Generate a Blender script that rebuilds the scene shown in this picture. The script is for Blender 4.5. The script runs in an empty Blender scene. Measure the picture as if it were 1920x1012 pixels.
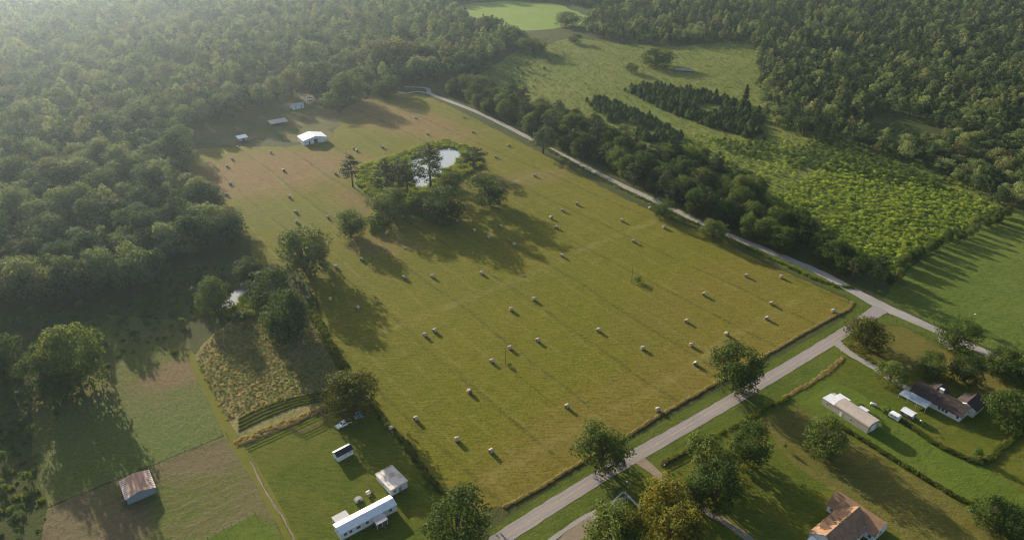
import bpy, bmesh, math, random
import numpy as np
from mathutils import Vector, Matrix
rad = math.radians
S = bpy.context.scene
C = S.collection

# ------------------------------------------------------------------ camera
H = 180.0            # drone height, metres
F = 1350.0           # focal length in pixels of a 1920 px wide frame
PITCH = math.atan(756.0 / F)
cam_d = bpy.data.cameras.new("camera"); cam = bpy.data.objects.new("camera", cam_d); C.objects.link(cam)
cam.location = (0, 0, H); cam.rotation_euler = (math.pi / 2 - PITCH, 0, 0)
cam_d.sensor_fit = 'HORIZONTAL'; cam_d.sensor_width = 36.0; cam_d.lens = F / 1920 * 36
cam_d.clip_start = 1.0; cam_d.clip_end = 12000.0
S.camera = cam

# ------------------------------------------------------------------ sky, sun, exposure
SUN_EL, SUN_AZ = rad(15.0), rad(36.5)      # azimuth: from +Y towards -X
w = bpy.data.worlds.new("World"); S.world = w; w.use_nodes = True
nt = w.node_tree; bg = nt.nodes["Background"]
sky = nt.nodes.new("ShaderNodeTexSky"); sky.sky_type = 'NISHITA'; sky.sun_disc = False
sky.sun_elevation = SUN_EL; sky.sun_rotation = -SUN_AZ; sky.dust_density = 2.0; sky.ozone_density = 1.0
nt.links.new(sky.outputs[0], bg.inputs[0]); bg.inputs[1].default_value = 0.098
sd = bpy.data.lights.new("sun", 'SUN'); sd.energy = 5.0; sd.angle = rad(0.5); sd.color = (1.0, 0.90, 0.74)
so = bpy.data.objects.new("sun", sd); C.objects.link(so)
so.rotation_euler = Vector((math.sin(SUN_AZ) * math.cos(SUN_EL), -math.cos(SUN_AZ) * math.cos(SUN_EL), -math.sin(SUN_EL))).to_track_quat('-Z', 'Y').to_euler()
so.location = (-400, 600, 400)
S.view_settings.view_transform = 'Standard'; S.view_settings.look = 'None'; S.view_settings.gamma = 1.0
S.view_settings.exposure = 0.98
S.cycles.use_adaptive_sampling = False; S.cycles.filter_width = 1.2
S.cycles.max_bounces = 5; S.cycles.diffuse_bounces = 2; S.cycles.glossy_bounces = 2
S.cycles.transmission_bounces = 3; S.cycles.volume_bounces = 0; S.cycles.transparent_max_bounces = 4
S.cycles.caustics_reflective = False; S.cycles.caustics_refractive = False

# ------------------------------------------------------------------ helpers: pixel -> ground
CP, SP = math.cos(PITCH), math.sin(PITCH)
def W(x, y, z=0.0):
    a = (x - 960) / F; b = (506 - y) / F
    dx, dy, dz = a, CP + b * SP, -SP + b * CP
    t = (z - H) / dz
    return Vector((dx * t, dy * t, z))
def hgt(x, y, ty):
    Y = W(x, y).y; k = (506 - ty) / F
    return Y * (k * CP - SP) / (CP + k * SP) + H
def ppm(x, y):       # pixels per metre across the view at a ground point
    p = W(x, y); return F / (p.y * CP + H * SP)
def Wn(pts): return np.array([W(x, y)[:2] for x, y in pts])
def inpoly(P, poly):
    x, y = P[:, 0], P[:, 1]; r = np.zeros(len(P), bool); n = len(poly)
    for i in range(n):
        x1, y1 = poly[i]; x2, y2 = poly[i - 1]
        c = ((y1 > y) != (y2 > y)) & (x < (x2 - x1) * (y - y1) / (y2 - y1 + 1e-12) + x1)
        r ^= c
    return r
def scatter_pts(poly_px, sp, seed, jit=.42, holes=()):
    poly = Wn(poly_px); rng = np.random.default_rng(seed)
    lo, hi = poly.min(0), poly.max(0)
    gx, gy = np.meshgrid(np.arange(lo[0], hi[0], sp), np.arange(lo[1], hi[1], sp))
    P = np.stack([gx.ravel(), gy.ravel()], 1); P[:, 0] += (np.round(gy.ravel() / sp).astype(int) % 2) * sp * .5
    P += rng.uniform(-jit, jit, P.shape) * sp
    m = inpoly(P, poly)
    for h in holes: m &= ~inpoly(P, Wn(h))
    return P[m]
def to_px(P):
    X, Y, Z = P[:, 0], P[:, 1], -H
    zc = Y * CP + H * SP; yu = Y * SP - H * CP
    return np.stack([960 + F * X / zc, 506 - F * yu / zc, zc], 1)

# ------------------------------------------------------------------ helpers: objects
def tag(o, label=None, cat=None, group=None, kind=None):
    if label: o['label'] = label
    if cat: o['category'] = cat
    if group: o['group'] = group
    if kind: o['kind'] = kind
    return o
def empty(name, loc, rz, label, cat, group=None):
    o = bpy.data.objects.new(name, None); C.objects.link(o); o.location = loc; o.rotation_euler = (0, 0, rz)
    o.empty_display_size = .5
    return tag(o, label, cat, group)
def link(name, me, parent=None, loc=None, rot=None, scale=None):
    o = bpy.data.objects.new(name, me); C.objects.link(o)
    if parent: o.parent = parent
    if loc is not None: o.location = loc
    if rot is not None: o.rotation_euler = rot
    if scale is not None: o.scale = scale
    return o
def mesh_np(name, V, Q, mats, mi=None, smooth=False):
    """V (n,3); Q (m,4) quads or (m,3) tris"""
    me = bpy.data.meshes.new(name); V = np.ascontiguousarray(V, np.float32); Q = np.ascontiguousarray(Q, np.int32)
    k = Q.shape[1]
    me.vertices.add(len(V)); me.vertices.foreach_set('co', V.ravel())
    me.loops.add(Q.size); me.loops.foreach_set('vertex_index', Q.ravel())
    me.polygons.add(len(Q)); me.polygons.foreach_set('loop_start', np.arange(0, Q.size, k, dtype=np.int32))
    me.polygons.foreach_set('loop_total', np.full(len(Q), k, np.int32))
    for m in (mats if isinstance(mats, (list, tuple)) else [mats]): me.materials.append(m)
    if mi is not None: me.polygons.foreach_set('material_index', np.ascontiguousarray(mi, np.int32))
    if smooth: me.polygons.foreach_set('use_smooth', np.ones(len(Q), bool))
    me.update(calc_edges=True); me.validate(); return me
class MB:
    """collects shapes into one mesh"""
    def __init__(s): s.bm = bmesh.new(); s.mi = 0
    def face(s, co, mi=None):
        f = s.bm.faces.new([s.bm.verts.new(c) for c in co]); f.material_index = s.mi if mi is None else mi; return f
    def box(s, x0, x1, y0, y1, z0, z1, M=None):
        v = [Vector((x, y, z)) for z in (z0, z1) for y in (y0, y1) for x in (x0, x1)]
        if M is not None: v = [M @ a for a in v]
        v = [s.bm.verts.new(a) for a in v]
        for i in ((0, 2, 3, 1), (4, 5, 7, 6), (0, 1, 5, 4), (1, 3, 7, 5), (3, 2, 6, 7), (2, 0, 4, 6)):
            s.bm.faces.new([v[j] for j in i]).material_index = s.mi
        return s
    def prism(s, prof, y0, y1, axis='y'):
        """closed profile [(a,z)] extruded along axis"""
        P = (lambda a, z, t: (a, t, z)) if axis == 'y' else (lambda a, z, t: (t, a, z))
        A = [s.bm.verts.new(P(a, z, y0)) for a, z in prof]; B = [s.bm.verts.new(P(a, z, y1)) for a, z in prof]
        n = len(prof)
        for i in range(n): s.bm.faces.new([A[i], A[(i + 1) % n], B[(i + 1) % n], B[i]]).material_index = s.mi
        s.bm.faces.new(A[::-1]).material_index = s.mi; s.bm.faces.new(B).material_index = s.mi
        return s
    def tube(s, pts, r, n=7, cap=True):
        pts = [Vector(p) for p in pts]; rs = r if isinstance(r, (list, tuple)) else [r] * len(pts); rings = []
        for i, p in enumerate(pts):
            d = (pts[min(i + 1, len(pts) - 1)] - pts[max(i - 1, 0)]).normalized()
            a = d.orthogonal().normalized(); b = d.cross(a)
            rings.append([s.bm.verts.new(p + (a * math.cos(t) + b * math.sin(t)) * rs[i]) for t in [k * 2 * math.pi / n for k in range(n)]])
        for A, B in zip(rings, rings[1:]):
            for k in range(n): s.bm.faces.new([A[k], A[(k + 1) % n], B[(k + 1) % n], B[k]]).material_index = s.mi
        if cap:
            s.bm.faces.new(rings[0][::-1]).material_index = s.mi; s.bm.faces.new(rings[-1]).material_index = s.mi
        return s
    def mesh(s, name, mats, smooth=False):
        bmesh.ops.recalc_face_normals(s.bm, faces=s.bm.faces)
        me = bpy.data.meshes.new(name); s.bm.to_mesh(me); s.bm.free()
        for m in (mats if isinstance(mats, (list, tuple)) else [mats]): me.materials.append(m)
        if smooth:
            for p in me.polygons: p.use_smooth = True
        return me
    def build(s, name, mats, parent=None, smooth=False, **k):
        return link(name, s.mesh(name, mats, smooth), parent, **k)

# ------------------------------------------------------------------ helpers: materials
def nmat(name):
    m = bpy.data.materials.new(name); m.use_nodes = True
    t = m.node_tree; b = t.nodes['Principled BSDF']; return m, t, b
def N(t, typ, **k):
    n = t.nodes.new(typ)
    for a, v in k.items(): setattr(n, a, v)
    return n
def coord(t, rot=0.0, scale=(1, 1, 1)):
    tc = N(t, 'ShaderNodeTexCoord'); mp = N(t, 'ShaderNodeMapping')
    mp.inputs['Rotation'].default_value = (0, 0, rot); mp.inputs['Scale'].default_value = scale
    t.links.new(tc.outputs['Object'], mp.inputs['Vector']); return mp.outputs[0]
def noise(t, v, sc, det=4, rough=.6):
    n = N(t, 'ShaderNodeTexNoise'); n.inputs['Scale'].default_value = sc; n.inputs['Detail'].default_value = det
    n.inputs['Roughness'].default_value = rough; t.links.new(v, n.inputs['Vector']); return n.outputs[0]
def ramp(t, f, a, b):
    r = N(t, 'ShaderNodeMapRange', clamp=True); r.inputs['From Min'].default_value = a; r.inputs['From Max'].default_value = b
    t.links.new(f, r.inputs['Value']); return r.outputs[0]
def math_(t, op, a, b=None, clamp=False):
    n = N(t, 'ShaderNodeMath', operation=op, use_clamp=clamp)
    for i, q in enumerate((a, b)):
        if q is None: continue
        if isinstance(q, (int, float)): n.inputs[i].default_value = q
        else: t.links.new(q, n.inputs[i])
    return n.outputs[0]
def mix(t, f, a, b, mode='MIX'):
    n = N(t, 'ShaderNodeMix', data_type='RGBA', blend_type=mode)
    for i, q in ((0, f), (6, a), (7, b)):
        if isinstance(q, (int, float)): n.inputs[i].default_value = q
        elif isinstance(q, tuple): n.inputs[i].default_value = (*q, 1)
        else: t.links.new(q, n.inputs[i])
    return n.outputs[2]
def bump(t, b, h, st, dist):
    n = N(t, 'ShaderNodeBump'); n.inputs['Strength'].default_value = st; n.inputs['Distance'].default_value = dist
    t.links.new(h, n.inputs['Height']); t.links.new(n.outputs[0], b.inputs['Normal'])
def ground_mat(name, a, b_, c, s1=.012, s2=.09, s3=1.1, fine=.5, bmp=.5, blobs=(), lines=(), rough=.9, dist=.5, streak=None):
    """a/b_ broad patches, c fleck; blobs: (x, y, radius, squash, angle, colour, amount); lines: (angle, spacing, width, colour, amount)"""
    m, t, b = nmat(name); v = coord(t)
    n1 = noise(t, v, s1, 5); n2 = noise(t, v, s2, 6, .65); n3 = noise(t, v, s3, 4, .7)
    k = math_(t, 'ADD', math_(t, 'MULTIPLY', n1, .65), math_(t, 'MULTIPLY', n2, .35))
    col = mix(t, ramp(t, k, .42, .58), a, b_)
    for (bx, by, r, sq, an, bc, am) in blobs:
        mp = N(t, 'ShaderNodeMapping', vector_type='TEXTURE'); mp.inputs['Location'].default_value = (bx, by, 0)
        mp.inputs['Rotation'].default_value = (0, 0, an); mp.inputs['Scale'].default_value = (r, r * sq, 1e6)
        t.links.new(v, mp.inputs[0]); ln = N(t, 'ShaderNodeVectorMath', operation='LENGTH'); t.links.new(mp.outputs[0], ln.inputs[0])
        d = math_(t, 'ADD', ln.outputs['Value'], math_(t, 'MULTIPLY', math_(t, 'SUBTRACT', n2, .5), 1.6))
        col = mix(t, math_(t, 'MULTIPLY', ramp(t, d, 1.1, .55), am), col, bc)
    for (an, sp, wd, lc, am) in lines:
        wv = N(t, 'ShaderNodeTexWave', wave_type='BANDS', bands_direction='X'); wv.inputs['Scale'].default_value = math.pi / 10 / sp
        wv.inputs['Distortion'].default_value = 2.2; wv.inputs['Detail'].default_value = 3; wv.inputs['Detail Scale'].default_value = .5
        t.links.new(coord(t, -an), wv.inputs[0])
        f = math_(t, 'MULTIPLY', ramp(t, wv.outputs['Fac'], 1 - wd, 1), math_(t, 'MULTIPLY', ramp(t, n2, .35, .65), am))
        col = mix(t, f, col, lc)
    if streak:
        n4 = noise(t, coord(t, -streak[0], (streak[1], streak[2], 1)), 1.0, 5, .75)
        col = mix(t, math_(t, 'MULTIPLY', ramp(t, n4, .49, .36), .8), col, streak[3]); col = mix(t, math_(t, 'MULTIPLY', ramp(t, n4, .54, .66), .6), col, streak[4])
    col = mix(t, math_(t, 'MULTIPLY', ramp(t, n3, .48, .72), fine), col, c)
    col = mix(t, math_(t, 'MULTIPLY', ramp(t, noise(t, v, s3 * .8, 3, .75), .47, .33), fine * .9), col, tuple(q * .5 for q in a))  # dark flecks: darker plants and shade between clumps, painted into the colour
    t.links.new(col, b.inputs['Base Color']); b.inputs['Roughness'].default_value = rough; b.inputs['Specular IOR Level'].default_value = .04
    hh = math_(t, 'ADD', noise(t, v, s3 * 1.6, 3, .8), math_(t, 'MULTIPLY', n2, 1.5))
    bump(t, b, hh, bmp, dist); return m
def plain(name, col, rough=.6, var=.15, sc=1.5, metal=0.0, bmp=0.0, spec=.4, col2=None, cov=.5, streak=None):
    """paint / metal / wood with blotchy variation; col2 = a second colour (rust, dirt) over cov of it"""
    m, t, b = nmat(name); v = coord(t, 0, streak or (1, 1, 1)); n1 = noise(t, v, sc, 5, .65)
    dk = tuple(c * (1 - var) for c in col); lt = tuple(min(1, c * (1 + var * .6)) for c in col)
    cc = mix(t, ramp(t, n1, .35, .65), dk, lt)
    if col2: cc = mix(t, ramp(t, noise(t, v, sc * .7, 6, .7), 1 - cov - .06, 1 - cov + .06), cc, col2)
    t.links.new(cc, b.inputs['Base Color']); b.inputs['Roughness'].default_value = rough; b.inputs['Metallic'].default_value = metal
    b.inputs['Specular IOR Level'].default_value = spec
    if bmp: bump(t, b, n1, bmp, .05)
    return m
def ribbed(name, col, sp, axis='X', rough=.45, metal=0., col2=None, cov=.3, var=.1, depth=.05, spec=.4):
    m = plain(name, col, rough, var, .6, metal, 0, spec, col2, cov); t = m.node_tree; b = t.nodes['Principled BSDF']
    wv = N(t, 'ShaderNodeTexWave', wave_type='BANDS', bands_direction=axis); wv.inputs['Scale'].default_value = math.pi / 10 / sp
    t.links.new(coord(t), wv.inputs[0]); bump(t, b, wv.outputs['Fac'], .6, depth); return m
def leaf_mat(name, dark, mid, light, trans=.3, yellow=None, spread=1.0, tint=(1.1, 1.0, .55)):
    m, t, b = nmat(name); oi = N(t, 'ShaderNodeObjectInfo'); v = coord(t)
    r = oi.outputs['Random']
    n1 = noise(t, v, .45, 3)
    k = math_(t, 'ADD', math_(t, 'MULTIPLY', math_(t, 'SUBTRACT', r, .5), .75 * spread), math_(t, 'ADD', math_(t, 'MULTIPLY', math_(t, 'SUBTRACT', n1, .5), 1.3), .5))
    col = mix(t, ramp(t, k, 0, .5), dark, mid); col = mix(t, ramp(t, k, .5, 1.05), col, light)
    if yellow:
        col = mix(t, math_(t, 'MULTIPLY', ramp(t, math_(t, 'FRACT', math_(t, 'MULTIPLY', r, 7.31)), .86, .95), .7), col, yellow)
    t.links.new(col, b.inputs['Base Color']); b.inputs['Roughness'].default_value = .7; b.inputs['Specular IOR Level'].default_value = .1
    tr = N(t, 'ShaderNodeBsdfTranslucent'); t.links.new(mix(t, 1.0, col, tint, 'MULTIPLY'), tr.inputs[0])
    ms = N(t, 'ShaderNodeMixShader'); ms.inputs[0].default_value = trans
    t.links.new(b.outputs[0], ms.inputs[1]); t.links.new(tr.outputs[0], ms.inputs[2])
    t.links.new(ms.outputs[0], t.nodes['Material Output'].inputs['Surface']); return m

M = {}
M['oak'] = leaf_mat('oak_leaves', (.030, .056, .012), (.075, .114, .024), (.145, .185, .044), .42)
M['wood'] = leaf_mat('wood_leaves', (.040, .070, .030), (.086, .126, .052), (.165, .210, .092), .42, (.16, .17, .07), 1.8)
M['woodr'] = leaf_mat('mixed_wood_leaves', (.050, .086, .034), (.116, .168, .062), (.230, .280, .115), .42, (.18, .18, .08), 1.9)
M['pine'] = leaf_mat('pine_needles', (.024, .042, .013), (.050, .076, .022), (.090, .115, .036), .28)
M['young'] = leaf_mat('young_pine_needles', (.036, .074, .020), (.074, .132, .034), (.125, .195, .052), .4)
M['gold'] = leaf_mat('yellowing_leaves', (.060, .078, .012), (.130, .135, .020), (.220, .200, .030), .4)
M['shrub'] = leaf_mat('shrub_leaves', (.125, .195, .028), (.250, .345, .055), (.400, .470, .10), .52)
M['scrub'] = leaf_mat('dark_scrub_leaves', (.046, .084, .018), (.092, .145, .030), (.150, .205, .048), .4)
M['reed'] = leaf_mat('waterside_grass', (.110, .160, .026), (.180, .240, .040), (.260, .310, .070), .45)
M['straw'] = leaf_mat('dry_tall_grass', (.25, .22, .085), (.40, .335, .135), (.52, .44, .20), .4, None, 1.0, (1.1, 1, .8))
M['weed'] = leaf_mat('meadow_weeds', (.120, .155, .032), (.195, .230, .050), (.290, .310, .090), .4)
M['gweed'] = leaf_mat('green_verge_grass', (.080, .120, .022), (.130, .170, .032), (.200, .215, .055), .4)
M['bark'] = plain('bark', (.13, .105, .08), .9, .4, 3, bmp=.5, spec=.1)
M['bark_dead'] = plain('weathered_bark', (.30, .28, .25), .9, .3, 3, spec=.1)
M['post'] = plain('weathered_post', (.17, .14, .11), .9, .3, 4, spec=.1)
M['wire'] = plain('fence_wire', (.22, .21, .2), .6, .2, 4, spec=.3)
M['white'] = plain('white_paint', (.78, .78, .76), .5, .06, .8)
M['cream'] = plain('cream_paint', (.66, .62, .54), .6, .08, .8)
M['dark'] = plain('dark_interior', (.025, .025, .028), .5, .2, 2)
M['glass'] = plain('window_glass', (.03, .04, .05), .08, .1, 2, spec=.6)
M['rubber'] = plain('tyre_rubber', (.02, .02, .02), .8, .2, 5)
M['chrome'] = plain('bright_metal', (.6, .6, .6), .3, .1, 3, metal=.8)

# colour of the water, roads and every kind of ground
def water_mat():
    m, t, b = nmat('pond_water'); v = coord(t)
    b.inputs['Base Color'].default_value = (.2, .22, .21, 1); b.inputs['Roughness'].default_value = .06; b.inputs['IOR'].default_value = 1.9
    b.inputs['Specular IOR Level'].default_value = .9
    bump(t, b, noise(t, v, 1.4, 3), .03, .05); return m
M['water'] = water_mat()
u37 = rad(37.2)            # the paved road runs this way; the gravel road and the mowing run across it
bl = lambda x, y, r, sq, an, c, am: (W(x, y).x, W(x, y).y, r, sq, an, c, am)
HAYBROWN = (.225, .135, .062)
M['hay'] = ground_mat('mown_hay_field', (.126, .128, .008), (.156, .142, .012), (.225, .205, .045), .014, .12, 1.0, .75, .9, streak=(u37, .16, 1.3, (.075, .078, .008), (.235, .205, .06)),
    blobs=[bl(470, 330, 80, .55, .3, HAYBROWN, .95), bl(740, 220, 95, .35, -.75, HAYBROWN, .9), bl(560, 300, 60, .4, 0, HAYBROWN, .7),
           bl(680, 380, 32, .6, -.8, (.21, .125, .06), .8), bl(990, 335, 40, .35, .4, (.2, .14, .06), .6),
           bl(1330, 560, 75, .35, .65, (.175, .130, .03), .5), bl(1180, 740, 80, .22, .65, (.18, .13, .03), .55), bl(1000, 900, 70, .25, .65, (.18, .13, .03), .55),
           bl(1440, 640, 90, .18, .65, (.185, .138, .032), .6), bl(580, 400, 45, .5, 0, (.135, .135, .024), .7), bl(720, 460, 22, .6, 0, (.19, .13, .05), .7)],
    lines=[(u37 - .02, 13.0, .06, (.25, .21, .07), .4), (u37 + .03, 29.0, .02, (.06, .062, .008), .9), (u37 + math.pi / 2 + .05, 97.0, .01, (.26, .22, .08), .5)])
M['road'] = ground_mat('worn_asphalt', (.27, .235, .215), (.32, .275, .25), (.37, .33, .30), .05, .4, 3.0, .4, .1, lines=[(u37 + math.pi / 2, 1.6, .5, (.20, .172, .158), .7)], rough=.85, dist=.05)
M['gravel'] = ground_mat('pale_gravel', (.28, .255, .23), (.34, .31, .28), (.42, .39, .35), .04, .3, 2.2, .5, .3, dist=.1)
M['dirt'] = ground_mat('dirt_drive', (.22, .17, .12), (.28, .22, .16), (.34, .28, .2), .05, .3, 2.0, .5, .3, dist=.15)
M['lawn'] = ground_mat('mown_lawn', (.074, .102, .011), (.122, .125, .017), (.165, .160, .032), .03, .15, 1.3, .55, .6, streak=(u37 + 1.57, .2, 1.2, (.045, .07, .008), (.14, .15, .03)))
M['lawn_b'] = ground_mat('bright_lawn', (.082, .118, .016), (.108, .142, .020), (.155, .178, .036), .04, .3, 1.1, .4, .7)
M['lawn_y'] = ground_mat('dry_lawn', (.120, .115, .026), (.145, .125, .03), (.185, .15, .045), .03, .15, 1.2, .5, .6, streak=(u37 + 1.57, .2, 1.2, (.085, .085, .015), (.19, .16, .05)))
M['verge'] = ground_mat('roadside_grass', (.068, .100, .014), (.098, .122, .020), (.145, .150, .034), .05, .3, 1.1, .6, .8)
M['ground'] = ground_mat('rough_grass_floor', (.055, .070, .020), (.075, .080, .026), (.095, .095, .04), .01, .1, .8, .5, .8)
M['meadow'] = ground_mat('weedy_meadow', (.120, .155, .030), (.160, .180, .040), (.22, .22, .07), .012, .08, .6, .5, .9)
M['far_field'] = ground_mat('far_grass_field', (.15, .22, .035), (.18, .25, .045), (.21, .27, .06), .01, .05, .5, .3, .3)
M['plot'] = ground_mat('cropped_pasture', (.100, .122, .026), (.135, .132, .040), (.235, .200, .095), .03, .25, 1.1, .7, 1.0, blobs=[bl(330, 700, 16, .7, .6, (.20, .13, .075), .8), bl(300, 820, 40, .7, .5, (.10, .145, .035), .6)])
M['plot_b'] = ground_mat('patchy_pasture', (.100, .122, .024), (.142, .126, .048), (.205, .170, .088), .05, .25, 1.0, .5, .8,
    blobs=[bl(115, 985, 12, 1.6, 0, (.165, .12, .075), .8), bl(225, 995, 10, 1.4, .3, (.165, .12, .075), .8), bl(400, 860, 22, .4, .4, (.17, .12, .075), .7)],
    lines=[(u37 + math.pi / 2 - .08, 3.2, .45, (.185, .14, .085), .7), (u37 + math.pi / 2 - .08, 1.3, .35, (.09, .1, .03), .6)])
M['track'] = ground_mat('mown_track', (.135, .138, .022), (.155, .145, .026), (.18, .16, .04), .05, .3, 1.5, .3, .3)
M['golden'] = ground_mat('dry_grass_plot', (.135, .145, .045), (.24, .20, .085), (.31, .26, .125), .04, .2, .9, .6, 1.0)
M['right_hay'] = ground_mat('green_hay_field', (.092, .130, .020), (.125, .155, .028), (.185, .200, .055), .012, .09, .8, .6, .9, streak=(u37 + 1.4, .18, 1.1, (.055, .08, .01), (.18, .2, .05)), lines=[(u37 + math.pi / 2 - .1, 6, .3, (.14, .165, .04), .5)])
M['farmyard'] = ground_mat('trodden_yard', (.085, .095, .024), (.15, .12, .045), (.17, .15, .06), .03, .1, .8, .4, .6)
M['marking'] = plain('worn_yellow_paint', (.48, .36, .16), .7, .3, .8, col2=(.3, .25, .18), cov=.4)

# ------------------------------------------------------------------ ground sheets
_z = [0.0]
def sheet(name, poly, mat, jit=.5, step=3.0, z=None, seed=1, world=False):
    P = [Vector((*p, 0)) for p in poly] if world else [W(x, y) for x, y in poly]
    r = random.Random(seed); out = []
    for a, b in zip(P, P[1:] + P[:1]):
        n = max(1, min(60, int((b - a).length / step))); d = (b - a); nn = Vector((-d.y, d.x, 0)).normalized()
        for i in range(n):
            j = 0 if i == 0 else r.uniform(-jit, jit); out.append(a + d * (i / n) + nn * j)
    if z is None: _z[0] += .004; z = _z[0]
    bm = bmesh.new(); f = bm.faces.new([bm.verts.new((p.x, p.y, z)) for p in out])
    f.normal_update()
    if f.normal.z < 0: f.normal_flip()
    bmesh.ops.triangulate(bm, faces=[f])
    me = bpy.data.meshes.new(name); bm.to_mesh(me); bm.free(); me.materials.append(mat)
    o = link(name, me); o['kind'] = 'structure'; return o
def strip(name, pts, wd, mat, jit=.2, z=None, seed=1, step=3.0, close_px=True):
    """a road-like ribbon along ground pixels; wd metres or list"""
    P = [W(x, y) for x, y in pts]; ws = wd if isinstance(wd, (list, tuple)) else [wd] * len(P)
    r = random.Random(seed); L, R = [], []
    cur = smooth_line(P, ws, step)
    for i, (p, q) in enumerate(cur):
        d = (cur[min(i + 1, len(cur) - 1)][0] - cur[max(i - 1, 0)][0]).normalized(); n = Vector((-d.y, d.x, 0))
        L.append(p + n * (q / 2 + r.uniform(-jit, jit))); R.append(p - n * (q / 2 + r.uniform(-jit, jit)))
    if z is None: _z[0] += .004; z = _z[0]
    V = [(p.x, p.y, z) for p in L] + [(p.x, p.y, z) for p in R]; n = len(L)
    me = bpy.data.meshes.new(name); me.from_pydata(V, [], [(i + n, i + 1 + n, i + 1, i) for i in range(n - 1)]); me.materials.append(mat)
    o = link(name, me); o['kind'] = 'structure'; return o
def smooth_line(P, ws, step):
    out = []
    for i in range(len(P) - 1):
        p0, p1, p2, p3 = P[max(i - 1, 0)], P[i], P[i + 1], P[min(i + 2, len(P) - 1)]
        n = max(1, int((p2 - p1).length / step))
        for k in range(n):
            t = k / n
            q = .5 * ((2 * p1) + (p2 - p0) * t + (2 * p0 - 5 * p1 + 4 * p2 - p3) * t * t + (3 * p1 - p0 - 3 * p2 + p3) * t ** 3)
            out.append((q, ws[i] * (1 - t) + ws[i + 1] * t))
    out.append((P[-1], ws[-1])); return out

g = sheet('ground', [(-3300, -600), (3300, -600), (3300, 4300), (-3300, 4300)], M['ground'], 0, 1e9, 0.0, world=True)
MEADOW = [(880, 150), (935, 118), (965, 95), (1080, 70), (1150, 82), (1260, 88), (1410, 76), (1440, 110), (1455, 190), (1500, 225), (1600, 258), (1700, 290), (1800, 322), (1885, 366), (1890, 398), (1660, 525), (1560, 480), (1380, 385), (1180, 285), (1000, 205)]
sheet('meadow', MEADOW, M['meadow'], 2, 8)
sheet('far_field', [(838, 18), (870, 34), (930, 48), (985, 58), (1080, 50), (1108, 34), (1050, 9), (960, 2), (890, 6)], M['far_field'], 3, 15)
sheet('right_field', [(1655, 560), (1700, 505), (1790, 455), (1880, 402), (2100, 390), (2150, 640), (1920, 668), (1850, 650), (1760, 612)], M['right_hay'], 1, 6)
HAY = [(945, 948), (1000, 920), (1080, 870), (1180, 812), (1235, 777), (1290, 745), (1330, 722), (1420, 672), (1500, 625), (1560, 592), (1588, 578), (1594, 570), (1588, 560), (1540, 540), (1440, 497), (1330, 440), (1240, 405), (1130, 352), (1040, 300), (985, 272), (900, 228), (850, 202), (800, 180), (740, 170), (700, 168), (688, 186), (640, 205), (632, 238), (615, 262), (540, 275), (440, 275), (345, 282), (352, 320), (385, 375), (420, 415), (465, 450), (480, 492), (560, 510), (582, 545), (600, 612), (640, 682), (690, 745), (715, 790), (762, 832), (812, 905), (850, 938), (900, 958)]
sheet('hay_field', HAY, M['hay'], .9, 3)
sheet('farmyard', [(325, 225), (450, 200), (520, 180), (600, 175), (650, 195), (632, 225), (622, 250), (615, 264), (565, 266), (545, 262), (500, 252), (440, 272), (400, 268), (340, 276)], M['farmyard'], 6, 5)
sheet('yard_lawn', [(455, 838), (622, 758), (690, 745), (722, 792), (762, 833), (812, 906), (850, 940), (905, 968), (880, 1040), (560, 1040), (500, 925)], M['lawn'], .5, 3)
sheet('garden_plot', [(362, 668), (400, 625), (470, 575), (560, 560), (600, 625), (640, 690), (650, 742), (620, 757), (440, 832)], M['golden'], .6, 3)
sheet('pasture', [(60, 760), (60, 640), (200, 590), (330, 600), (356, 650), (352, 668), (428, 812), (280, 873), (90, 950), (60, 850)], M['plot'], .5, 3)
sheet('lower_pasture', [(90, 952), (280, 875), (430, 814), (475, 880), (545, 1040), (70, 1040)], M['plot_b'], .4, 3)
sheet('bright_lawn', [(380, 1014), (478, 962), (520, 1000), (545, 1045), (340, 1045)], M['lawn_b'], .3, 3)
strip('track', [(352, 660), (395, 740), (432, 815), (490, 905), (560, 1040)], [3.2, 3.4, 3.8, 3.6, 3.2], M['track'], .2)
# south side of the paved road
sheet('roadside_verge', [(925, 990), (1000, 938), (1090, 880), (1240, 792), (1335, 738), (1430, 686), (1570, 606), (1600, 580), (1592, 556), (1540, 534), (1440, 488), (1240, 395), (1130, 342), (1000, 268), (1010, 262), (1150, 335), (1260, 385), (1460, 478), (1600, 545), (1640, 575), (1640, 590), (1585, 655), (1580, 675), (1530, 712), (1462, 752), (1300, 840), (1210, 880), (1120, 945), (1030, 1040), (880, 1040)], M['verge'], .3, 3)
sheet('lawn', [(1200, 880), (1410, 772), (1465, 742), (1562, 789), (1640, 838), (1700, 878), (1780, 925), (1830, 950), (1990, 1050), (1050, 1050)], M['lawn'], .4, 3)
sheet('dry_lawn', [(1420, 780), (1500, 770), (1580, 808), (1700, 886), (1830, 960), (1940, 1050), (1740, 1050), (1640, 960), (1560, 920), (1480, 860)], M['lawn_y'], 1.2, 3)
sheet('side_lawn', [(1468, 744), (1545, 703), (1600, 730), (1662, 770), (1700, 795), (1760, 835), (1838, 868), (1960, 950), (2000, 1040), (1830, 952), (1700, 880), (1560, 790)], M['lawn_b'], .4, 3)
sheet('house_lawn', [(1545, 703), (1578, 672), (1600, 610), (1650, 594), (1680, 600), (1760, 640), (1860, 680), (2100, 740), (2100, 1000), (1960, 950), (1838, 868), (1760, 835), (1662, 770), (1600, 730)], M['lawn'], .4, 3)
sheet('house_dry_lawn', [(1590, 650), (1640, 605), (1690, 612), (1770, 655), (1900, 720), (1990, 800), (1900, 780), (1760, 690), (1640, 690)], M['lawn_y'], 1.2, 3)
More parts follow.
